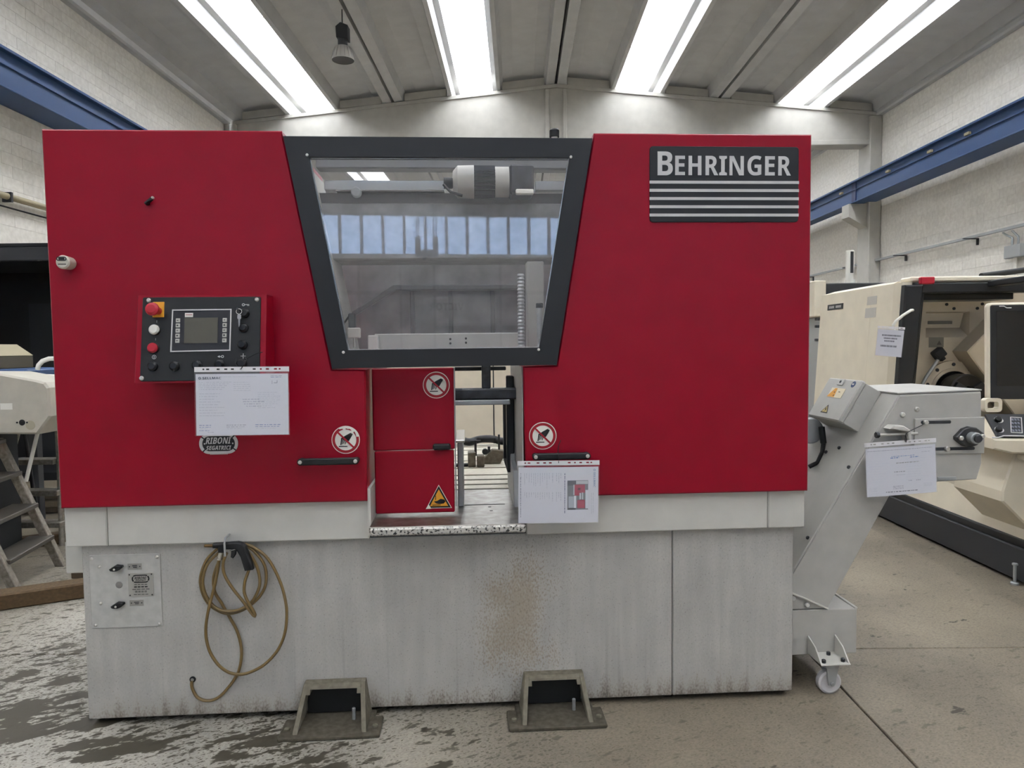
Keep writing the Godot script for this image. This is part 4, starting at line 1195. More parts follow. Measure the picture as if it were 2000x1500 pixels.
# ---------------------------------------------------------------- chip conveyor beside the saw (saw axes)
func build_conveyor() -> void:
	var t := thing("chip_conveyor", "grey inclined chip conveyor on a small castor at the saw's right end", "conveyor", SAW)
	var z := -0.15
	part(t, "tank", Shape.new().span(0.962, 1.272, 0.131, 0.321, -0.75, z, 0.003), M.conveyor)
	part(t, "tank_rim", Shape.new().span(1.262, 1.276, 0.318, 0.326, -0.75, z, 0.002), M.conveyor)
	var outline := pl([Vector2(0.964, 0.323), Vector2(1.147, 0.323), Vector2(1.438, 0.85), Vector2(1.606, 0.846), Vector2(1.782, 0.853), Vector2(1.802, 0.921), Vector2(1.793, 1.223), Vector2(1.435, 1.214), Vector2(0.964, 0.437)])
	part(t, "chute", Shape.new().prism(outline, z - 0.004, -0.62, 0.003), M.conveyor)
	var sheet := pl([Vector2(0.966, 0.400), Vector2(1.14, 0.326), Vector2(1.437, 0.853), Vector2(1.604, 0.849), Vector2(1.780, 0.856), Vector2(1.799, 0.922), Vector2(1.790, 1.218), Vector2(1.442, 1.209), Vector2(0.966, 0.428)])
	part(t, "side_sheet", Shape.new().prism(sheet, z + 0.001, z - 0.006, 0.0015), M.conveyor)
	part(t, "top_cover", Shape.new().prism(pl([Vector2(1.432, 1.216), Vector2(1.796, 1.225), Vector2(1.796, 1.231), Vector2(1.431, 1.222)]), z - 0.002, -0.63, 0.001), M.conveyor)
	var fg := Shape.new()
	fg.prism(pl([Vector2(0.966, 0.412), Vector2(1.145, 0.330), Vector2(1.142, 0.324), Vector2(0.966, 0.405)]), z + 0.012, z, 0.001)
	part(t, "mount_flange", fg, M.light_grey)
	for p in [[0.995, 0.375], [1.055, 0.345]]:
		part(t, "flange_bolt", Shape.new().rod(Vector3(p[0], p[1], z), Vector3(0, 0, 0.012), 0.011, 0.003, 12), M.conveyor)
	# screws along the upper surface of the chute
	var up := Vector3(0.507, 0.862, 0)
	var out := Vector3(-0.862, 0.507, 0)
	for e in [[0.21, -0.175], [0.55, -0.175], [0.62, -0.32], [0.585, -0.40]]:
		var p: Vector3 = Vector3(0.964, 0.437, e[1]) + up * e[0]
		part(t, "cover_screw", Shape.new().rod(p, out * 0.008, 0.008, 0.003, 10), M.dark_steel)
	# raised bearing plate with slots on the head
	part(t, "bearing_plate", Shape.new().prism(pl([Vector2(1.50, 0.966), Vector2(1.806, 0.963), Vector2(1.804, 1.116), Vector2(1.503, 1.113)]), z + 0.008, z, 0.002), M.conveyor)
	for e in [[1.528, 1.658, 1.098], [1.585, 1.763, 0.986]]:
		var sl := part(t, "slot", Shape.new().prism(rounded(e[0], e[2] - 0.0065, e[1], e[2] + 0.0065, 0.006), z + 0.0088, z + 0.0075), M.dark_steel)
		var bx: float = e[0] + (0.018 if e[2] > 1.05 else 0.055)
		part(sl, "bolt", Shape.new().rod(Vector3(bx, e[2], z + 0.008), Vector3(0, 0, 0.012), 0.011, 0.002, 6), M.screw)
	var fl := Shape.new()
	fl.xf = at(1.730, 1.036, 0, 0, 4)
	fl.prism(pl([Vector2(-0.062, 0.006), Vector2(-0.028, 0.036), Vector2(0.0, 0.043), Vector2(0.028, 0.036), Vector2(0.062, 0.006), Vector2(0.062, -0.006), Vector2(0.028, -0.036), Vector2(0.0, -0.043), Vector2(-0.028, -0.036), Vector2(-0.062, -0.006)]), z + 0.030, z + 0.008, 0.004)
	var bf := part(t, "bearing_flange", fl, mat(Color(0.20, 0.20, 0.20), 0.5))
	part(bf, "shaft_end", Shape.new().rod(Vector3(1.732, 1.034, z + 0.03), Vector3(0, 0, 0.032), 0.024, 0.003, 18), M.galv)
	part(bf, "shaft_core", Shape.new().rod(Vector3(1.734, 1.034, z + 0.06), Vector3(0, 0, 0.012), 0.017, 0.003, 14), M.dark_steel)
	for x in [-0.045, 0.047]:
		part(bf, "flange_nut", Shape.new().rod(Vector3(1.730 + x, 1.036 + x * 0.07, z + 0.03), Vector3(0, 0, 0.01), 0.010, 0.003, 6), M.screw)
	for p in [[1.452, 1.131], [1.513, 1.152]]:
		part(t, "plug", Shape.new().rod(Vector3(p[0], p[1], z), Vector3(0, 0, 0.010), 0.0105, 0.003, 14), M.screw)
	# belt tensioner: a long bolt through a bent lug
	part(t, "tension_bolt", Shape.new().rod(Vector3(1.335, 1.052, z + 0.03), Vector3(0.165, 0.004, 0), 0.006, 0.001, 10), M.screw)
	part(t, "bolt_head", Shape.new().rod(Vector3(1.323, 1.052, z + 0.03), Vector3(0.014, 0, 0), 0.013, 0.002, 6), M.dark_steel)
	part(t, "tension_lug", Shape.new().prism(pl([Vector2(1.372, 1.078), Vector2(1.39, 1.092), Vector2(1.43, 1.090), Vector2(1.462, 1.070), Vector2(1.464, 1.028), Vector2(1.452, 1.028), Vector2(1.446, 1.066), Vector2(1.40, 1.074)]), z + 0.05, z, 0.003), M.light_grey)
	part(t, "type_tag", Shape.new().span(1.606, 1.688, 0.853, 0.868, z, z + 0.006, 0.001), M.galv)
	# control box on the chute's upper face
	var B := Transform3D(Basis(Vector3(0, 0, 1), up, out), Vector3(1.388, 1.128, -0.41) + out * 0.003)
	part(t, "control_box", Shape.new().span(-0.138, 0.138, -0.099, 0.099, 0.0, 0.077, 0.003), M.conveyor, B)
	var cb: Node3D = t.get_child(-1)
	part(cb, "box_lid", Shape.new().span(-0.141, 0.141, -0.102, 0.102, 0.0785, 0.103, 0.006), M.conveyor)
	part(cb, "latch", Shape.new().span(-0.035, 0.012, 0.066, 0.098, 0.103, 0.108, 0.002), M.conveyor)
	part(cb, "latch_hole", Shape.new().rod(Vector3(-0.014, 0.083, 0.107), Vector3(0, 0, 0.002), 0.007, 0.0, 12), M.black)
	part(cb, "round_label", Shape.new().rod(Vector3(0.092, 0.078, 0.103), Vector3(0, 0, 0.0012), 0.015, 0.0, 18), mat(Color(0.20, 0.27, 0.42), 0.5))
	part(cb, "arrow_print", Shape.new().box(Vector3(0.09, 0.078, 0.1044), Vector3(0.014, 0.006, 0.0006)), M.white)
	part(cb, "paper_label", Shape.new().span(-0.062, 0.055, 0.004, 0.052, 0.103, 0.1045), mat(Color(0.85, 0.80, 0.68), 0.6))
	part(cb, "warning_print", Shape.new().prism(pl([Vector2(-0.066, 0.006), Vector2(-0.004, 0.006), Vector2(-0.012, 0.05), Vector2(-0.03, 0.05)]), 0.1052, 0.1044), M.yellow)
	part(cb, "print_marks", Shape.new().box(Vector3(-0.02, 0.03, 0.1054), Vector3(0.008, 0.004, 0.0006)).box(Vector3(-0.014, 0.014, 0.1054), Vector3(0.005, 0.008, 0.0006)).box(Vector3(0.018, 0.034, 0.1048), Vector3(0.014, 0.003, 0.0006)), M.dark).set_meta("kind", "stuff")
	part(cb, "shock_triangle", Shape.new().prism(pl([Vector2(-0.045, -0.075), Vector2(0.015, -0.075), Vector2(-0.012, -0.034)]), 0.1042, 0.103), M.black)
	part(cb, "triangle_field", Shape.new().prism(pl([Vector2(-0.037, -0.071), Vector2(0.008, -0.071), Vector2(-0.012, -0.041)]), 0.1048, 0.1040), mat(Color(0.72, 0.64, 0.42), 0.6))
	part(cb, "flash_mark", Shape.new().prism(pl([Vector2(-0.014, -0.046), Vector2(-0.010, -0.056), Vector2(-0.006, -0.055), Vector2(-0.012, -0.069), Vector2(-0.011, -0.060), Vector2(-0.017, -0.060)]), 0.1054, 0.1046), M.black)
	var gm := part(t, "gear_motor", Shape.new().rod(Vector3(1.225, 1.03, -0.60), Vector3(0, 0, 0.10), 0.055, 0.01, 20), M.black)
	part(gm, "motor_rim", Shape.new().rod(Vector3(1.225, 1.03, -0.49), Vector3(0, 0, 0.02), 0.06, 0.006, 20), M.galv)
	part(gm, "cable_gland", Shape.new().rod(Vector3(1.262, 1.05, -0.45), Vector3(0.01, -0.075, 0), 0.014, 0.002, 12), M.black)
	part(gm, "motor_cable", Shape.new().tube([Vector3(1.272, 0.98, -0.45), Vector3(1.262, 0.935, -0.44), Vector3(1.235, 0.89, -0.43), Vector3(1.20, 0.87, -0.44)], 0.010, 8), M.black)
	# castor on its bent bracket
	var cz := -0.085
	var br := Shape.new()
	br.span(1.062, 1.182, 0.136, 0.141, z, -0.03, 0.001)
	part(t, "castor_bracket", br, M.light_grey)
	for x in [1.0625, 1.1775]:
		part(t, "bracket_cheek", Shape.new().prism(pl([Vector2(-0.03, 0.138), Vector2(-0.036, 0.144), Vector2(-0.085, 0.190), Vector2(-0.148, 0.214), Vector2(-0.148, 0.138)]), 0.0025, -0.0025, 0.001), M.light_grey, Transform3D(Basis(Vector3.UP, deg_to_rad(-90)), Vector3(x, 0, 0)))
	for p in [[1.080, -0.05], [1.162, -0.055], [1.135, -0.12]]:
		part(t, "bracket_bolt", Shape.new().rod(Vector3(p[0], 0.141, p[1]), Vector3(0, 0.014, 0), 0.0085, 0.002, 6), M.dark_steel)
	part(t, "castor_fork", Shape.new().prism(pl([Vector2(1.085, 0.136), Vector2(1.165, 0.136), Vector2(1.150, 0.118), Vector2(1.135, 0.040), Vector2(1.107, 0.040), Vector2(1.097, 0.118)]), cz + 0.024, cz + 0.020, 0.001), M.galv)
	part(t, "castor_fork", Shape.new().prism(pl([Vector2(1.085, 0.136), Vector2(1.165, 0.136), Vector2(1.150, 0.118), Vector2(1.135, 0.040), Vector2(1.107, 0.040), Vector2(1.097, 0.118)]), cz - 0.020, cz - 0.024, 0.001), M.galv)
	part(t, "castor_swivel", Shape.new().rod(Vector3(1.122, 0.112, cz), Vector3(0, 0.024, 0), 0.034, 0.004, 18), M.galv)
	var wh := Shape.new()
	wh.xf = Transform3D(Basis(Vector3.RIGHT, PI / 2), Vector3(1.118, 0.048, cz))
	wh.lathe([Vector2(0, -0.015), Vector2(0.024, -0.015), Vector2(0.040, -0.017), Vector2(0.048, -0.012), Vector2(0.048, 0.012), Vector2(0.040, 0.017), Vector2(0.024, 0.014), Vector2(0, 0.014)], 28)
	part(t, "castor_wheel", wh, mat(Color(0.74, 0.73, 0.73), 0.5))
	part(t, "axle_nut", Shape.new().rod(Vector3(1.121, 0.047, cz + 0.024), Vector3(0, 0, 0.009), 0.0085, 0.002, 6), M.galv)

# ---------------------------------------------------------------- cream lathe on the right
func build_lathe() -> void:
	var t := thing("lathe", "big cream lathe on a black plinth, right of the chip conveyor", "lathe")
	part(t, "plinth", Shape.new().span(2.93, 5.2, 0.02, 0.215, -7.1, -2.2, 0.006), M.dark)
	part(t, "plinth_lip", Shape.new().span(2.945, 5.2, 0.215, 0.26, -7.1, -2.2, 0.004), M.black)
	for z in [-6.4, -4.17, -2.6]:
		part(t, "leveling_foot", Shape.new().rod(Vector3(2.905, 0.0, z), Vector3(0, 0.016, 0), 0.022, 0.004, 14), M.galv)
		part(t, "leveling_bolt", Shape.new().rod(Vector3(2.905, 0.016, z), Vector3(0, 0.10, 0), 0.009, 0.002, 8), M.galv)
		part(t, "bolt_head", Shape.new().rod(Vector3(2.905, 0.116, z), Vector3(0, 0.012, 0), 0.016, 0.002, 6), M.galv)
	# apron, with a dark recess above it
	part(t, "apron", Shape.new().prism(pl([Vector2(2.97, 0.26), Vector2(3.02, 0.44), Vector2(3.3, 0.44), Vector2(3.3, 0.26)]), -2.2, -5.6, 0.004), M.cream)
	part(t, "kick_recess", Shape.new().span(3.14, 3.5, 0.44, 0.80, -5.5, -2.2), M.black)
	part(t, "bay_sill", Shape.new().span(2.98, 4.4, 0.79, 0.84, -5.5, -2.2, 0.01), M.cream)
	# headstock cover: front leans a little, its near corner is chamfered
	var cov := Shape.new()
	cov.prism(pl([Vector2(2.845, 0.55), Vector2(2.925, 1.885), Vector2(3.05, 1.92), Vector2(5.1, 1.92), Vector2(5.1, 0.26), Vector2(2.90, 0.26)]), -5.965, -6.95, 0.002)
	part(t, "headstock_cover", cov, M.cream)
	var cn := Shape.new()
	for k in 1:
		var a := [Vector3(2.845, 0.55, -5.62), Vector3(2.925, 1.885, -5.62), Vector3(2.927, 1.885, -5.50), Vector3(2.852, 0.55, -5.50)]
		cn.quad(a[0], a[1], a[2], a[3], Vector3(-0.9, 0.05, 0.4).normalized())
		cn.quad(a[3], a[2], Vector3(3.0, 1.885, -5.50), Vector3(2.96, 0.55, -5.50), Vector3(0, 0, 1))
		cn.quad(a[1], a[2], Vector3(3.0, 1.885, -5.50), Vector3(3.0, 1.885, -5.62), Vector3(0, 1, 0))
		cn.quad(a[0], a[3], Vector3(2.96, 0.55, -5.50), Vector3(2.96, 0.55, -5.62), Vector3(0, -1, 0))
		cn.quad(a[0], a[1], Vector3(3.0, 1.885, -5.62), Vector3(2.96, 0.55, -5.62), Vector3(0, 0, -1))
		cn.quad(Vector3(2.96, 0.55, -5.5), Vector3(3.0, 1.885, -5.5), Vector3(3.0, 1.885, -5.62), Vector3(2.96, 0.55, -5.62), Vector3(1, 0, 0))
	part(t, "cover_corner", cn, M.cream)
	part(t, "door_post", Shape.new().prism(pl([Vector2(2.845, 0.56), Vector2(2.918, 1.86), Vector2(3.055, 1.86), Vector2(2.95, 0.56)]), -5.44, -5.50, 0.012), M.black)
	part(t, "door_post_inner", Shape.new().prism(pl([Vector2(2.93, 0.56), Vector2(3.0, 1.83), Vector2(3.095, 1.83), Vector2(2.995, 0.56)]), -5.50, -5.90, 0.004), M.black_gloss)
	part(t, "lintel", Shape.new().span(3.0, 4.02, 1.80, 1.875, -5.60, -5.46, 0.008), M.black)
	part(t, "lintel_inner", Shape.new().span(3.1, 3.85, 1.755, 1.82, -5.90, -5.62, 0.004), M.black_gloss)
	part(t, "roof_edge", Shape.new().span(2.98, 5.1, 1.885, 1.925, -5.64, -5.48, 0.01), M.cream)
	# head wall with a recessed tray
	var hz := -5.92
	part(t, "headstock_nose", Shape.new().prism(pl([Vector2(2.845, 0.55), Vector2(2.925, 1.885), Vector2(2.955, 1.90), Vector2(3.05, 1.90), Vector2(2.98, 0.55)]), -5.62, -5.965, 0.0), M.cream)
	part(t, "head_wall", Shape.new().ring(pl([Vector2(3.05, 0.82), Vector2(4.6, 0.82), Vector2(4.6, 1.88), Vector2(3.05, 1.88)]), pl([Vector2(3.345, 1.465), Vector2(3.70, 1.465), Vector2(3.70, 1.675), Vector2(3.345, 1.675)]), hz, hz - 0.02), M.inside)
	var pk := Shape.new()
	var A := Vector3(3.345, 1.465, hz)
	var Bq := Vector3(3.70, 1.465, hz)
	var Cq := Vector3(3.70, 1.675, hz)
	var Dq := Vector3(3.345, 1.675, hz)
	var A2 := Vector3(3.345, 1.545, hz - 0.04)
	var B2 := Vector3(3.645, 1.545, hz - 0.04)
	var C2 := Vector3(3.675, 1.665, hz - 0.04)
	var D2 := Vector3(3.345, 1.665, hz - 0.04)
	pk.quad(A, Bq, B2, A2, Vector3(0, 0.8, 0.6).normalized())
	pk.quad(Bq, Cq, C2, B2, Vector3(-0.9, 0.1, 0.4).normalized())
	pk.quad(Cq, Dq, D2, C2, Vector3(0, -1, 0.1).normalized())
	pk.quad(Dq, A, A2, D2, Vector3(1, 0, 0))
	pk.quad(A2, B2, C2, D2, Vector3(0, 0, 1))
	part(t, "recess_tray", pk, M.inside)
	part(t, "recess_grille", Shape.new().span(3.38, 3.58, 1.575, 1.60, hz - 0.038, hz - 0.03, 0.002), mat(Color(0.42, 0.41, 0.37), 0.5))
	part(t, "instruction_plate", Shape.new().span(3.372, 3.492, 1.385, 1.468, hz, hz + 0.004), mat(Color(0.45, 0.43, 0.38), 0.5))
	part(t, "plate_triangle", Shape.new().prism(pl([Vector2(3.435, 1.405), Vector2(3.475, 1.405), Vector2(3.455, 1.44)]), hz + 0.0055, hz + 0.003), mat(Color(0.30, 0.29, 0.25), 0.6))
	for p in [[3.51, 1.735], [3.80, 1.735], [3.57, 1.70], [3.76, 1.70]]:
		part(t, "wall_bolt", Shape.new().rod(Vector3(p[0], p[1], hz), Vector3(0, 0, 0.01), 0.012, 0.002, 10), M.dark)
	part(t, "way_cover", Shape.new().prism(pl([Vector2(3.565, 1.352), Vector2(3.90, 1.70), Vector2(4.5, 1.70), Vector2(4.5, 0.84), Vector2(3.95, 0.84), Vector2(3.60, 1.30)]), hz + 0.20, hz, 0.008), M.inside)
	part(t, "spindle_nose", Shape.new().ring(disc(Vector2(3.56, 1.03), 0.245, 40), disc(Vector2(3.56, 1.03), 0.168, 40), hz + 0.03, hz), M.inside)
	part(t, "nose_step", Shape.new().ring(disc(Vector2(3.56, 1.03), 0.185, 40), disc(Vector2(3.56, 1.03), 0.160, 40), hz + 0.045, hz + 0.01), M.inside)
	part(t, "nose_gap", Shape.new().rod(Vector3(3.56, 1.03, hz - 0.01), Vector3(0, 0, 0.03), 0.165, 0.0, 32), M.black)
	for a in [90, 128, 52, 166, 14]:
		part(t, "nose_bolt", Shape.new().rod(Vector3(3.56 + cos(deg_to_rad(a)) * 0.215, 1.03 + sin(deg_to_rad(a)) * 0.215, hz + 0.03), Vector3(0, 0, 0.006), 0.014, 0.0, 10), M.dark)
	var ch := Shape.new()
	ch.xf = Transform3D(Basis(Vector3.RIGHT, PI / 2), Vector3(3.56, 1.03, hz + 0.02))
	ch.lathe([Vector2(0, 0), Vector2(0.142, 0), Vector2(0.142, 0.06), Vector2(0.136, 0.07), Vector2(0.142, 0.08), Vector2(0.142, 0.20), Vector2(0.132, 0.21), Vector2(0.05, 0.21), Vector2(0.05, 0.15), Vector2(0, 0.15)], 36)
	var cm := part(t, "chuck", ch, mat(Color(0.20, 0.19, 0.18), 0.32, 0.8))
	for k in 3:
		var jw := Shape.new()
		jw.xf = at(3.56, 1.03, hz + 0.23, 0, 30 + 120 * k)
		jw.span(0.045, 0.125, -0.022, 0.022, 0.0, 0.03, 0.003)
		part(cm, "chuck_jaw", jw, M.black)
	part(t, "coolant_hose", Shape.new().tube([Vector3(3.315, 0.86, hz + 0.05), Vector3(3.305, 1.0, hz + 0.05), Vector3(3.30, 1.09, hz + 0.05), Vector3(3.32, 1.14, hz + 0.06), Vector3(3.37, 1.225, hz + 0.07), Vector3(3.405, 1.285, hz + 0.08)], 0.014, 10), M.galv)
	var cc := Shape.new()
	cc.xf = at(3.42, 1.335, hz + 0.06, 0, 38)
	cc.box(Vector3.ZERO, Vector3(0.085, 0.078, 0.07), 0.008)
	cc.box(Vector3(-0.005, -0.05, 0), Vector3(0.04, 0.03, 0.04), 0.004)
	part(t, "hose_block", cc, M.black)
	# back of the bay and roof over it
	part(t, "bay_back", Shape.new().span(4.5, 5.15, 0.26, 1.9, -5.9, -2.2), M.inside)
	part(t, "tail_cover", Shape.new().span(3.05, 5.15, 0.26, 1.9, -2.75, -2.2, 0.02), M.cream)
	part(t, "roof_rail", Shape.new().span(4.6, 5.1, 1.86, 1.92, -5.46, -2.2, 0.01), M.galv)
	part(t, "door_track", Shape.new().span(3.54, 3.66, 1.84, 1.885, -5.46, -2.2, 0.006), M.black)
	part(t, "cable_hose", Shape.new().tube([Vector3(3.55, 1.93, -5.55), Vector3(3.75, 1.955, -5.6), Vector3(3.98, 1.985, -5.65), Vector3(4.2, 1.99, -5.75)], 0.022, 8), M.black)
	part(t, "beacon", Shape.new().span(3.01, 3.115, 1.862, 1.915, -5.44, -5.40, 0.006), M.button_red)
	var hb := part(t, "door_handle", Shape.new().tube([Vector3(2.90, 1.50, -5.47), Vector3(2.835, 1.52, -5.44), Vector3(2.83, 1.56, -5.44), Vector3(2.845, 1.59, -5.43), Vector3(2.885, 1.63, -5.41), Vector3(2.94, 1.668, -5.40), Vector3(2.98, 1.67, -5.45)], 0.011, 10), M.white)
	# front prints
	var fx := Transform3D(Basis(Vector3(0, 0, 1), Vector3(0.06, 0.998, 0), Vector3(-0.998, 0.06, 0)), Vector3(2.9175, 1.76, -6.63))
	var lg := part(t, "maker_plate", Shape.new().span(-0.16, 0.16, -0.026, 0.026, 0.0, 0.004, 0.001), M.black, fx)
	var mk := Shape.new()
	for q in 9:
		if q != 4:
			mk.box(Vector3(-0.112 + q * 0.028, 0, 0.0046), Vector3(0.017, 0.022, 0.001))
	part(lg, "lettering", mk, M.silver).set_meta("kind", "stuff")
	var fx2 := Transform3D(fx.basis, Vector3(2.9155, 1.745, -5.93))
	for e in [[-0.02, 0.03, 0.16, 0.07], [-0.03, -0.07, 0.18, 0.08]]:
		part(t, "faint_print", Shape.new().box(Vector3(e[0], e[1], 0.0), Vector3(e[2], e[3], 0.0016)), mat(Color(0.74, 0.72, 0.68), 0.5), fx2)
	lathe_console(t)

func lathe_console(t: Node3D) -> void:
	# operator stand: pedestal, keyboard desk and tall screen
	part(t, "console_pedestal", Shape.new().prism(pl([Vector2(2.87, 0.80), Vector2(2.80, 0.56), Vector2(2.80, 0.50), Vector2(3.02, 0.28), Vector2(3.5, 0.26), Vector2(3.5, 0.80)]), -4.14, -4.6, 0.01), M.cream)
	part(t, "console_arm", Shape.new().span(2.88, 3.5, 0.745, 0.785, -4.62, -4.1, 0.01), M.cream)
	var C := at(2.70, 0.845, -4.08, -8)
	var dk := part(t, "console_desk", Shape.new().prism(pl([Vector2(0.0, -0.03), Vector2(0.0, 0.03), Vector2(0.62, 0.03), Vector2(0.62, -0.055), Vector2(0.1, -0.055)]), 0.0, -0.45, 0.01), M.cream, C)
	var K := Transform3D(Basis(Vector3.RIGHT, deg_to_rad(-52)), Vector3(0.03, 0.045, -0.02))
	var kp := part(dk, "key_desk", Shape.new().span(0.0, 0.58, 0.0, 0.185, -0.02, 0.0, 0.004), M.dark, K)
	var rows := Shape.new().ring(pl([Vector2(0.080, 0.025), Vector2(0.140, 0.02), Vector2(0.185, 0.150), Vector2(0.125, 0.155)]), pl([Vector2(0.085, 0.029), Vector2(0.137, 0.025), Vector2(0.179, 0.146), Vector2(0.128, 0.150)]), 0.004, 0.0)
	part(dk, "keypad_border", rows, M.silver, K)
	for r in 4:
		for c in 3:
			part(dk, "keypad_key", Shape.new().box(Vector3(0.098 + c * 0.016 + r * 0.010, 0.042 + r * 0.030, 0.002), Vector3(0.011, 0.018, 0.004), 0.001), mat(Color(0.45, 0.46, 0.5), 0.5), K)
	for e in [[0.022, 0.045, M.dark], [0.048, 0.125, M.dark]]:
		part(dk, "rotary_knob", Shape.new().rod(Vector3(e[0], e[1], 0.0), Vector3(0, 0, 0.022), 0.018, 0.004, 18), M.black_gloss, K)
		part(dk, "knob_ring", Shape.new().ring(disc(Vector2(e[0] + 0.006, e[1] + 0.004), 0.024, 20), disc(Vector2(e[0] + 0.006, e[1] + 0.004), 0.018, 20), 0.003, 0.0), M.silver, K)
	for e in [[0.205, 0.075, M.button_red], [0.248, 0.112, M.button_red], [0.256, 0.070, M.dark], [0.285, 0.020, M.silver], [0.30, 0.12, M.button_red]]:
		part(dk, "lit_button", Shape.new().rod(Vector3(e[0], e[1], 0.0), Vector3(0, 0, 0.010), 0.020, 0.003, 18), M.white, K)
		part(dk, "button_cap", Shape.new().rod(Vector3(e[0], e[1], 0.008), Vector3(0, 0, 0.006), 0.010, 0.002, 14), e[2], K)
	part(dk, "desk_trim", Shape.new().tube([Vector3(0.0, 0.036, -0.012), Vector3(0.03, 0.036, -0.010), Vector3(0.06, 0.046, -0.012), Vector3(0.16, 0.046, -0.010), Vector3(0.20, 0.036, -0.008), Vector3(0.5, 0.036, -0.008)], 0.004, 6), M.silver, Transform3D.IDENTITY)
	var S := at(2.735, 1.37, -4.2, -6, 0, -3)
	var sb := part(t, "screen_housing", Shape.new().prism(rounded(0.0, -0.28, 0.62, 0.285, 0.025), 0.0, -0.035, 0.010), M.cream, S)
	part(sb, "screen_bezel", Shape.new().prism(rounded(0.014, -0.277, 0.60, 0.270, 0.012), 0.006, -0.01, 0.003), M.black)
	part(sb, "screen_glass", Shape.new().span(0.045, 0.58, -0.20, 0.235, 0.006, 0.0075), mat(Color(0.07, 0.08, 0.095), 0.12))
	part(sb, "bezel_trim", Shape.new().tube([Vector3(0.06, 0.262, 0.008), Vector3(0.085, 0.262, 0.008), Vector3(0.10, 0.252, 0.008), Vector3(0.125, 0.252, 0.008)], 0.003, 6), M.silver)
	part(sb, "bezel_slot", Shape.new().span(0.20, 0.45, -0.252, -0.236, 0.006, 0.010, 0.002), M.dark)
	part(t, "console_grip", Shape.new().ring(rounded(2.70, 1.02, 2.80, 1.10, 0.02), rounded(2.715, 1.04, 2.78, 1.08, 0.012), -4.16, -4.20), M.cream)

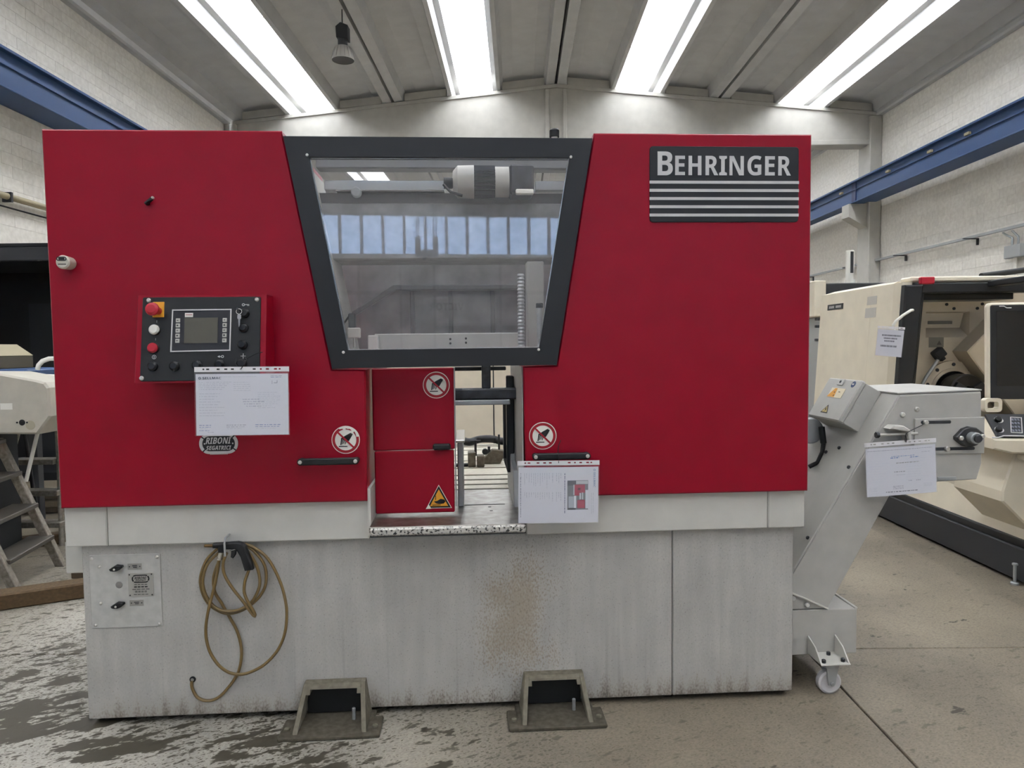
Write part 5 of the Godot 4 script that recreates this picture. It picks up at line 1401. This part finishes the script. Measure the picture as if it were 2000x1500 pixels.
# ---------------------------------------------------------------- things behind the saw and along the walls
func build_behind() -> void:
	# blue crane rails on both sides
	for sd in [-1.0, 1.0]:
		var x := 9.80 if sd > 0 else -7.90
		var t := thing("crane_rail", "blue steel crane rail along the %s wall" % ("right" if sd > 0 else "left"), "crane rail", Transform3D.IDENTITY, "blue crane rails along the hall")
		var s := -1.0 if sd > 0 else 1.0
		part(t, "web", Shape.new().prism(pl([Vector2(x - 0.13 * s, 5.44), Vector2(x + 0.10 * s, 5.44), Vector2(x + 0.10 * s, 6.0), Vector2(x - 0.13 * s, 6.0)]), 10.9, -40.0), M.blue)
		part(t, "soffit_plate", Shape.new().span(minf(x, x - 0.42 * s), maxf(x, x - 0.42 * s), 5.425, 5.44, 8.9, -20.7), M.blue)
		part(t, "top_flange", Shape.new().span(x - 0.19, x + 0.19, 6.0, 6.05, 10.9, -40.0, 0.006), M.blue)
		part(t, "bottom_flange", Shape.new().span(x - 0.19, x + 0.19, 5.42, 5.45, 10.9, -40.0, 0.006), M.blue)
		part(t, "running_rail", Shape.new().span(x - 0.03, x + 0.03, 6.05, 6.10, 10.9, -40.0, 0.006), M.dark_steel)
		part(t, "edge_angle", Shape.new().span(x + 0.10 * s, x + 0.13 * s, 5.80, 5.815, 10.9, -40.0), M.blue)
		if sd > 0:
			for z in [-13.0, -15.6, -17.0, -18.9, -21.6]:
				part(t, "rail_clip", Shape.new().span(x - 0.16, x - 0.10, 5.84, 5.90, z, z - 0.16, 0.004), M.beige)
			for z in [-20.9]:
				part(t, "splice_plate", Shape.new().span(x - 0.125, x - 0.10, 5.45, 6.0, z - 0.12, z + 0.12), mat(Color(0.10, 0.17, 0.34), 0.5))
	# cable tray with brackets, and the junction box below it
	var tr := thing("cable_tray", "thin metal cable tray running along the right wall below the blue rail", "cable tray")
	part(tr, "rail", Shape.new().span(10.26, 10.34, 3.755, 3.815, -4.0, -40.0, 0.004), M.galv)
	for z in [-13.4, -16.4, -19.4, -22.4, -25.4, -28.4]:
		part(tr, "bracket", Shape.new().prism(pl([Vector2(10.06, 3.755), Vector2(10.41, 3.755), Vector2(10.41, 3.60), Vector2(10.37, 3.60), Vector2(10.37, 3.73), Vector2(10.06, 3.735)]), z + 0.02, z - 0.02), M.dark_steel)
	var jb := thing("junction_box", "small grey junction box under the cable tray on the right wall", "junction box")
	part(jb, "body", Shape.new().span(10.28, 10.408, 3.16, 3.42, -15.35, -14.85, 0.01), M.galv)
	for dz in [0.1, -0.08]:
		part(jb, "conduit", Shape.new().tube([Vector3(10.34, 3.728, -15.25 + dz * 1.6 - 0.1), Vector3(10.34, 3.66, -15.24 + dz * 1.4), Vector3(10.34, 3.58, -15.1 + dz), Vector3(10.34, 3.50, -15.1 + dz), Vector3(10.34, 3.42, -15.1 + dz)], 0.022, 8), M.galv)
	part(jb, "drop_pipe", Shape.new().rod(Vector3(10.36, 3.17, -15.1), Vector3(0, -2.9, 0), 0.03), M.wall)
	# pipe and cable on the left wall
	var pp := thing("wall_pipe", "grey pipe fixed along the left wall under the blue rail", "pipe")
	part(pp, "pipe", Shape.new().rod(Vector3(-8.26, 3.95, -3.0), Vector3(0, 0, -36.0), 0.055, 0.0, 12), M.beige)
	for z in [-11.7, -14.0, -9.0]:
		part(pp, "clamp", Shape.new().span(-8.345, -8.19, 3.86, 4.02, z, z - 0.05, 0.004), M.dark_steel)
	tag(part(self, "wall_cable", Shape.new().tube([Vector3(-8.31, 3.815, -3.0), Vector3(-8.31, 3.79, -10.0), Vector3(-8.31, 3.78, -16.0), Vector3(-8.31, 3.78, -30.0)], 0.014, 8), M.black), "thin black cable running below the grey pipe on the left wall", "cable")
	# high bay lamp
	var lp := thing("pendant_lamp", "bell-shaped grey pendant lamp with a black head, hanging between the left skylights", "lamp", at(-3.57, 7.40, -15.2))
	part(lp, "cable", Shape.new().rod(Vector3(0, 0.70, 0), Vector3(0.0, 0.72, 0), 0.012), M.dark)
	part(lp, "ballast", Shape.new().prism(pl([Vector2(-0.11, 0.44), Vector2(0.13, 0.40), Vector2(0.13, 0.68), Vector2(-0.02, 0.74), Vector2(-0.12, 0.66)]), 0.11, -0.11, 0.01), M.dark)
	part(lp, "neck", Shape.new().rod(Vector3(0, 0.28, 0), Vector3(0, 0.16, 0), 0.10, 0.0, 18), M.dark)
	part(lp, "shade", Shape.new().lathe([Vector2(0.10, 0.29), Vector2(0.15, 0.27), Vector2(0.20, 0.12), Vector2(0.235, 0.0), Vector2(0.23, 0.0), Vector2(0.19, 0.12), Vector2(0.10, 0.26)], 28), mat(Color(0.74, 0.73, 0.70), 0.35, 0.3))
	part(lp, "lens", Shape.new().lathe([Vector2(0, 0.004), Vector2(0.226, 0.004), Vector2(0.226, 0.012), Vector2(0, 0.03)], 28), mat(Color(0.09, 0.09, 0.10), 0.4))
	var fin := Shape.new()
	for k in 16:
		fin.xf = at(0, 0, 0, 22.5 * k)
		fin.prism(pl([Vector2(0.16, 0.25), Vector2(0.20, 0.14), Vector2(0.236, 0.02), Vector2(0.242, 0.02), Vector2(0.21, 0.16), Vector2(0.168, 0.255)]), 0.006, -0.006)
	part(lp, "cooling_fins", fin, mat(Color(0.66, 0.65, 0.62), 0.4, 0.3))
	# machine behind the lathe with its signal tower
	var mb := thing("machine_cabinet", "dark machine cabinet with a cream edge standing behind the cream lathe", "machine")
	part(mb, "body", Shape.new().span(3.46, 5.2, 0.0, 1.72, -9.2, -8.02, 0.01), M.grey)
	part(mb, "upper_cabinet", Shape.new().span(3.41, 5.2, 1.72, 2.09, -9.2, -8.0, 0.01), M.dark)
	part(mb, "cream_edge", Shape.new().span(3.28, 3.41, 1.72, 2.12, -9.2, -7.98, 0.01), M.cream)
	part(mb, "frame_post", Shape.new().span(3.36, 3.46, 0.0, 1.72, -9.2, -8.02, 0.01), M.galv)
	for y in [1.45, 1.60, 1.68]:
		part(mb, "rail", Shape.new().span(3.30, 3.75, y, y + 0.03, -8.02, -7.98, 0.004), M.dark_steel)
	var tw := thing("signal_tower", "slim white signal tower with a dark slot on the machine behind the lathe", "signal light", at(3.765, 2.09, -8.2))
	part(tw, "base", Shape.new().rod(Vector3(0, 0, 0), Vector3(0, 0.05, 0), 0.055, 0.0, 18), M.white)
	part(tw, "socket", Shape.new().rod(Vector3(0, 0.05, 0), Vector3(0, 0.06, 0), 0.042, 0.0, 18), M.white)
	part(tw, "tube", Shape.new().rod(Vector3(0, 0.11, 0), Vector3(0, 0.27, 0), 0.046, 0.006, 18), M.white)
	part(tw, "slot", Shape.new().span(-0.014, 0.020, 0.125, 0.365, 0.035, 0.049, 0.002), M.dark)
	# slatted outfeed table behind the saw (saw axes)
	var ot := thing("outfeed_table", "long outfeed table of flat pale slats behind the saw, seen through its gap", "table", SAW)
	var zs := [-0.64, -0.755, -0.875, -1.005, -1.14, -1.37, -1.63, -1.87, -2.08, -2.22, -2.40]
	for i in zs.size() - 1:
		part(ot, "slat", Shape.new().span(-0.50, -0.128, 0.733, 0.740, zs[i] - 0.017, zs[i + 1] + 0.017, 0.002), toned(mat(Color(0.80, 0.78, 0.71), 0.6), M.wall.albedo_texture, 2.0))
	for x in [-0.50, -0.08]:
		part(ot, "side_rail", Shape.new().span(x, x + 0.03, 0.66, 0.723, -2.42, -1.12, 0.003), M.dark)
		for z in [-1.2, -2.36]:
			part(ot, "leg", Shape.new().span(x, x + 0.03, 0.0, 0.66, z, z + 0.03, 0.003), M.dark)
	part(ot, "dark_tray", Shape.new().span(-0.50, -0.05, 0.62, 0.64, -2.42, -1.12), M.soil)
	# clamps lying on the slats
	var c1 := thing("clamp", "worn grey casting standing on the slatted outfeed table, left of a slanted one", "clamp", SAW * at(-0.30, 0.740, -1.43), "clamps on the outfeed table")
	part(c1, "block", Shape.new().span(-0.045, 0.0, 0.0, 0.085, -0.04, 0.04, 0.004), M.cast)
	part(c1, "block", Shape.new().span(0.006, 0.05, 0.0, 0.065, -0.035, 0.045, 0.004), M.cast)
	part(c1, "spindle", Shape.new().rod(Vector3(0.0, 0.06, 0.0), Vector3(0, 0.09, 0), 0.007), M.dark)
	part(c1, "cross_bar", Shape.new().rod(Vector3(-0.03, 0.145, 0), Vector3(0.06, 0, 0), 0.006), M.dark)
	part(c1, "base_bar", Shape.new().span(-0.12, -0.045, 0.0, 0.016, -0.02, 0.02, 0.002), M.dark)
	part(c1, "upright", Shape.new().span(-0.105, -0.09, 0.016, 0.11, -0.01, 0.01, 0.002), M.dark)
	part(c1, "nut", Shape.new().rod(Vector3(0.055, 0.085, 0), Vector3(0.0, 0, 0.02), 0.018, 0.003, 10), M.dark)
	var c2 := thing("clamp", "slanted grey casting with a dark upright pin on the slatted outfeed table", "clamp", SAW * at(-0.20, 0.740, -1.52), "clamps on the outfeed table")
	part(c2, "block", Shape.new().prism(pl([Vector2(-0.055, 0.0), Vector2(0.045, 0.0), Vector2(0.085, 0.075), Vector2(0.0, 0.085), Vector2(-0.055, 0.03)]), 0.03, -0.03, 0.004), M.cast)
	part(c2, "pin", Shape.new().rod(Vector3(0.04, 0.05, 0), Vector3(0, 0.12, 0), 0.006), M.dark)
	part(c2, "pin", Shape.new().rod(Vector3(-0.02, 0.05, 0), Vector3(0, 0.05, 0), 0.008), M.dark)
	var pts := []
	for k in 24:
		pts.append(Vector3(-0.50 + 0.018 * k, 0.778 + 0.010 * sin(k * 0.5), -2.3 + 0.02 * sin(k * 0.9)))
	tag(part(self, "dark_hose", Shape.new().tube(pts, 0.026, 10), M.black, SAW), "thick dark hose lying across the far end of the slatted table", "hose")
	# pale machine standing further back behind the table
	var bm := thing("beige_machine", "plain pale machine body standing behind the slatted outfeed table", "machine", at(-0.2, 0, -6.2))
	part(bm, "body", Shape.new().span(-1.1, 0.9, 0.1, 1.40, -1.2, 0.0, 0.02), M.cream)
	part(bm, "plinth", Shape.new().span(-1.05, 0.85, 0.0, 0.1, -1.15, -0.05), M.dark)
	part(bm, "door_seam", Shape.new().span(-0.02, -0.01, 0.15, 1.35, 0.0, 0.004), M.dark)

# ---------------------------------------------------------------- clutter left of the saw
func build_left_side() -> void:
	var dc := thing("machine_enclosure", "dark open machine enclosure at the left edge, black inside", "machine", at(-5.1, 0, -6.9))
	var dm := mat(Color(0.055, 0.06, 0.075), 0.7)
	var blackred := mat(Color(0.05, 0.025, 0.025), 0.8)
	part(dc, "header", Shape.new().span(-1.3, 1.06, 2.30, 2.44, -1.1, 0.0, 0.01), M.dark)
	part(dc, "roof", Shape.new().span(-1.3, 1.06, 2.44, 2.47, -1.1, 0.0), dm)
	part(dc, "back", Shape.new().span(-1.3, 1.06, 0.0, 2.30, -1.1, -1.05), blackred)
	part(dc, "side", Shape.new().span(1.02, 1.06, 0.0, 2.30, -1.05, 0.0), dm)
	part(dc, "side", Shape.new().span(-1.3, -1.26, 0.0, 2.30, -1.05, 0.0), dm)
	part(dc, "bottom", Shape.new().span(-1.26, 1.02, 0.0, 0.25, -1.05, 0.0), dm)
	for e in [[0.88, 0.022], [0.95, 0.028], [0.72, 0.03]]:
		part(dc, "tube", Shape.new().rod(Vector3(e[0], 0.25, -0.3), Vector3(0, 1.75, 0), e[1], 0.0, 12), M.dark)
	part(dc, "inner_panel", Shape.new().span(-0.2, 0.5, 0.25, 1.95, -0.9, -0.86), dm)
	# work table with a blue top, a beige box on it and a bent white rail
	var bt := thing("blue_table", "table with a flat blue top behind the white machine housing", "table", at(-4.2, 0, -5.4))
	part(bt, "top", Shape.new().span(-1.2, 0.62, 1.15, 1.30, -0.5, 0.2, 0.01), M.blue)
	for x in [-1.1, 0.2]:
		for z in [-0.45, 0.05]:
			part(bt, "leg", Shape.new().span(x, x + 0.07, 0.0, 1.15, z, z + 0.07, 0.004), M.dark)
	var bx := thing("beige_box", "low beige box with a sloping lid on the blue table", "box", at(-4.27, 1.30, -5.55))
	part(bx, "body", Shape.new().span(-0.6, 0.33, 0.0, 0.10, -0.25, 0.18, 0.006), mat(Color(0.34, 0.31, 0.24), 0.7))
	part(bx, "lid", Shape.new().prism(pl([Vector2(-0.6, 0.10), Vector2(0.33, 0.10), Vector2(0.20, 0.19), Vector2(-0.6, 0.19)]), 0.175, -0.25, 0.01), M.beige)
	part(bx, "screw", Shape.new().rod(Vector3(0.07, 0.085, 0.18), Vector3(0, 0, 0.004), 0.008), M.dark)
	part(bx, "screw", Shape.new().rod(Vector3(0.29, 0.085, 0.18), Vector3(0, 0, 0.004), 0.008), M.dark)
	var rl := thing("bent_rail", "white tube rail bent over above the blue table beside the saw", "rail", at(0, 0, 0))
	part(rl, "tube", Shape.new().tube([Vector3(-3.52, 1.298, -5.22), Vector3(-3.51, 1.33, -5.22), Vector3(-3.48, 1.36, -5.22), Vector3(-3.43, 1.377, -5.22), Vector3(-3.2, 1.38, -5.22), Vector3(-2.9, 1.38, -5.22), Vector3(-2.86, 1.36, -5.22), Vector3(-2.85, 1.2, -5.22), Vector3(-2.85, 0.0, -5.22)], 0.017, 10), M.white)
	# white machine housing with a rounded nose
	var wm := thing("machine_housing", "white rounded machine housing with a round hole, left of the saw above the ladders", "machine", at(-3.1, 0, -4.5))
	var prof := pl([Vector2(-0.9, 0.92), Vector2(0.045, 0.905), Vector2(0.135, 1.02), Vector2(0.130, 1.20), Vector2(0.105, 1.235), Vector2(0.05, 1.25), Vector2(-0.2, 1.298), Vector2(-0.9, 1.31)])
	part(wm, "housing", Shape.new().prism(prof, 0.0, -0.32, 0.012), toned(mat(Color(0.74, 0.72, 0.66), 0.5), M.grey.albedo_texture, 1.5))
	part(wm, "rear_shell", Shape.new().prism(pl([Vector2(-0.9, 0.90), Vector2(0.10, 0.89), Vector2(0.215, 0.99), Vector2(0.21, 1.21), Vector2(0.18, 1.25), Vector2(-0.9, 1.29)]), -0.335, -0.62, 0.008), M.white)
	part(wm, "seal", Shape.new().prism(pl([Vector2(-0.9, 0.91), Vector2(0.08, 0.90), Vector2(0.185, 1.0), Vector2(0.18, 1.215), Vector2(0.15, 1.24), Vector2(-0.9, 1.28)]), -0.32, -0.335), M.dark)
	part(wm, "hole", Shape.new().rod(Vector3(-0.047, 0.982, 0.0), Vector3(0, 0, 0.003), 0.019, 0.0, 18), M.black)
	for x in [-0.079, -0.015]:
		part(wm, "small_hole", Shape.new().rod(Vector3(x, 0.982, 0.0), Vector3(0, 0, 0.003), 0.006, 0.0, 10), M.black)
	part(wm, "label", Shape.new().span(-0.18, -0.105, 1.065, 1.105, 0.0, 0.003), M.white)
	part(wm, "round_sticker", Shape.new().rod(Vector3(0.005, 0.965, 0.0), Vector3(0, 0, 0.002), 0.03, 0.0, 18), mat(Color(0.66, 0.63, 0.54), 0.6))
	part(wm, "clip", Shape.new().span(0.0, 0.09, 1.255, 1.262, -0.3, -0.27), M.dark)
	part(wm, "stand", Shape.new().span(-0.85, -0.50, 0.0, 0.91, -0.6, -0.35, 0.01), mat(Color(0.10, 0.11, 0.12), 0.7))
	part(wm, "strut", Shape.new().rod(Vector3(-0.08, 0.92, -0.2), Vector3(-0.10, -0.35, 0), 0.012), M.white)
	# two aluminium step ladders
	var l1 := thing("step_ladder", "worn aluminium step ladder with wide treads nearest the saw's left edge", "ladder", Transform3D.IDENTITY, "step ladders left of the saw")
	var lean := -0.452
	for z in [-4.69, -4.12]:
		var st := Shape.new()
		st.xf = Transform3D(Basis.IDENTITY, Vector3(-3.065 if z < -4.4 else -2.955, 0, z))
		st.prism(pl([Vector2(-0.03, 0.0), Vector2(0.03, 0.0), Vector2(lean * 0.86 + 0.03, 0.86), Vector2(lean * 0.86 - 0.03, 0.86)]), 0.02, -0.02, 0.004)
		part(l1, "stile", st, M.alu)
		var rr := Shape.new()
		rr.xf = Transform3D(Basis.IDENTITY, Vector3(-3.065 if z < -4.4 else -2.955, 0, z))
		rr.prism(pl([Vector2(-0.80, 0.0), Vector2(-0.76, 0.0), Vector2(lean * 0.86 + 0.0, 0.86), Vector2(lean * 0.86 - 0.03, 0.86)]), 0.015, -0.015, 0.004)
		part(l1, "rear_stile", rr, M.alu)
	for k in 4:
		var y := 0.195 + 0.216 * k
		var xc := -3.01 + lean * y
		var tb := Shape.new()
		tb.xf = at(xc, y, -4.405, 11)
		tb.span(-0.11, 0.05, -0.014, 0.014, -0.29, 0.29, 0.004)
		part(l1, "tread", tb, toned(mat(Color(0.36, 0.34, 0.31), 0.5, 0.4), M.wall.albedo_texture, 4.0))
	var l2 := thing("step_ladder", "slim aluminium step ladder standing behind the wider one, near the saw's left edge", "ladder", at(-3.6, 0, -5.30), "step ladders left of the saw")
	for e in [[-0.26, 0.10], [0.20, -0.07]]:
		part(l2, "stile", Shape.new().tube([Vector3(e[0] * 1.15, 0.0, 0.12), Vector3(e[0] * 0.8, 0.62, 0.0), Vector3(e[0] * 0.62, 0.88, -0.05)], 0.020, 8), M.alu)
		part(l2, "rear_stile", Shape.new().tube([Vector3(e[0] * 0.95, 0.0, -0.34), Vector3(e[0] * 0.62, 0.87, -0.09)], 0.016, 8), M.dark)
	for e in [[0.16, 0.28, 0.10], [0.385, 0.235, 0.05], [0.61, 0.185, 0.0]]:
		part(l2, "tread", Shape.new().span(-e[1] + 0.01, e[1] - 0.04, e[0] - 0.02, e[0] + 0.02, e[2] - 0.07, e[2] + 0.05, 0.004), M.alu)
	# timber and a dark roll on the floor
	var xp := at(-2.80, 0, -3.98, 28)
	tag(part(self, "timber_beam", Shape.new().box(Vector3(-0.1, 0.045, 0), Vector3(0.95, 0.09, 0.13), 0.008), M.wood, xp), "brown timber beam lying on the floor by the saw's lower left corner", "timber", "timber pieces on the floor")
	tag(part(self, "timber_beam", Shape.new().box(Vector3(-0.1, 0.04, -0.2), Vector3(0.6, 0.08, 0.10), 0.008), M.wood, at(-3.25, 0, -5.15, 35)), "brown timber piece lying further back behind the wide step ladder", "timber", "timber pieces on the floor")
	tag(part(self, "dark_roll", Shape.new().rod(Vector3(-3.62, 0.086, -4.22), Vector3(0.26, 0.0, -0.34), 0.085, 0.02, 18), M.soil), "black roll lying under the wide step ladder's lowest tread", "roll")
	tag(part(self, "wooden_block", Shape.new().box(Vector3(0, 0.11, 0), Vector3(0.09, 0.22, 0.09), 0.004), toned(mat(Color(0.30, 0.25, 0.18), 0.8), M.wall.albedo_texture, 4.0), at(-2.78, 0, -4.46)), "dark upright wooden block on the floor behind the timber beam", "block")
	var bd := thing("board_stack", "low stack of pale boards on the floor behind the ladders", "boards", at(-4.45, 0, -6.4, 8))
	for k in 4:
		part(bd, "board", Shape.new().box(Vector3(0.02 * k, 0.03 + 0.06 * k, 0.05 * (k % 2)), Vector3(1.3, 0.05, 0.4), 0.004), toned(mat(Color(0.42, 0.38, 0.31), 0.8), M.wall.albedo_texture, 4.0))

# ---------------------------------------------------------------- what the saw's pane mirrors from behind the viewer
func build_rear_hall() -> void:
	var g := mat(Color(0.66, 0.66, 0.66), 0.6)
	var a := thing("machining_centre", "grey machine lettered across its front, mirrored in the saw's pane", "machine", at(0.1, 0, 6.6))
	part(a, "body", Shape.new().prism(pl([Vector2(-1.9, 0.1), Vector2(-1.9, 2.5), Vector2(-1.5, 2.86), Vector2(1.8, 2.88), Vector2(1.8, 0.1)]), 1.6, 0.0, 0.02), g)
	part(a, "plinth", Shape.new().span(-1.8, 1.7, 0.0, 0.1, 0.1, 1.5), M.dark)
	part(a, "belt", Shape.new().span(-1.9, 1.8, 2.30, 2.36, -0.03, 0.0), M.dark)
	part(a, "window", Shape.new().span(-1.85, -1.45, 1.5, 2.2, -0.03, 0.0, 0.01), M.dark)
	for x in [-1.42, -0.75, -0.2, 0.9]:
		part(a, "panel_joint", Shape.new().span(x, x + 0.04, 0.2, 2.8, -0.02, 0.0), M.dark)
	part(a, "sill", Shape.new().span(-0.2, 1.2, 1.70, 1.78, -0.1, 0.0, 0.01), M.dark)
	part(a, "white_panel", Shape.new().span(-0.15, 0.85, 1.82, 2.27, -0.02, 0.0), mat(Color(0.86, 0.86, 0.85), 0.5))
	letters(a, "lettering", "VICTOR", 0.56, 0.12, M.dark, at(0.02, 2.10, -0.022, 180), true, false, 0.004)
	var hk := thing("crane_hook", "crane hook block hanging on wire ropes, mirrored before the window band", "crane hook", at(-0.16, 3.10, 8.0))
	part(hk, "block_side", Shape.new().span(-0.22, -0.12, 0.0, 0.36, -0.06, 0.06, 0.02), M.dark)
	part(hk, "block_side", Shape.new().span(0.10, 0.20, 0.0, 0.36, -0.06, 0.06, 0.02), M.dark)
	part(hk, "cross_piece", Shape.new().span(-0.14, 0.12, 0.0, 0.12, -0.06, 0.06, 0.02), M.dark)
	part(hk, "hook", Shape.new().tube(arc3(Vector3(0, -0.08, 0), 0.07, 12, PI * 0.55, PI * 2.1), 0.022, 8), M.dark)
	for x in [-0.19, -0.15, 0.12, 0.17]:
		part(hk, "wire_rope", Shape.new().rod(Vector3(x, 0.3, 0), Vector3(0, 2.56, 0), 0.009), M.dark)
	var cb := thing("crane_bridge", "grey crane bridge spanning the hall behind the viewer", "crane bridge", at(0, 0, 8.0))
	part(cb, "girder", Shape.new().span(-7.6, 9.6, 6.12, 6.62, -0.25, 0.25, 0.02), mat(Color(0.45, 0.45, 0.46), 0.6))
	part(cb, "hoist", Shape.new().span(-0.6, 0.4, 5.98, 6.12, -0.35, 0.35, 0.03), M.dark)
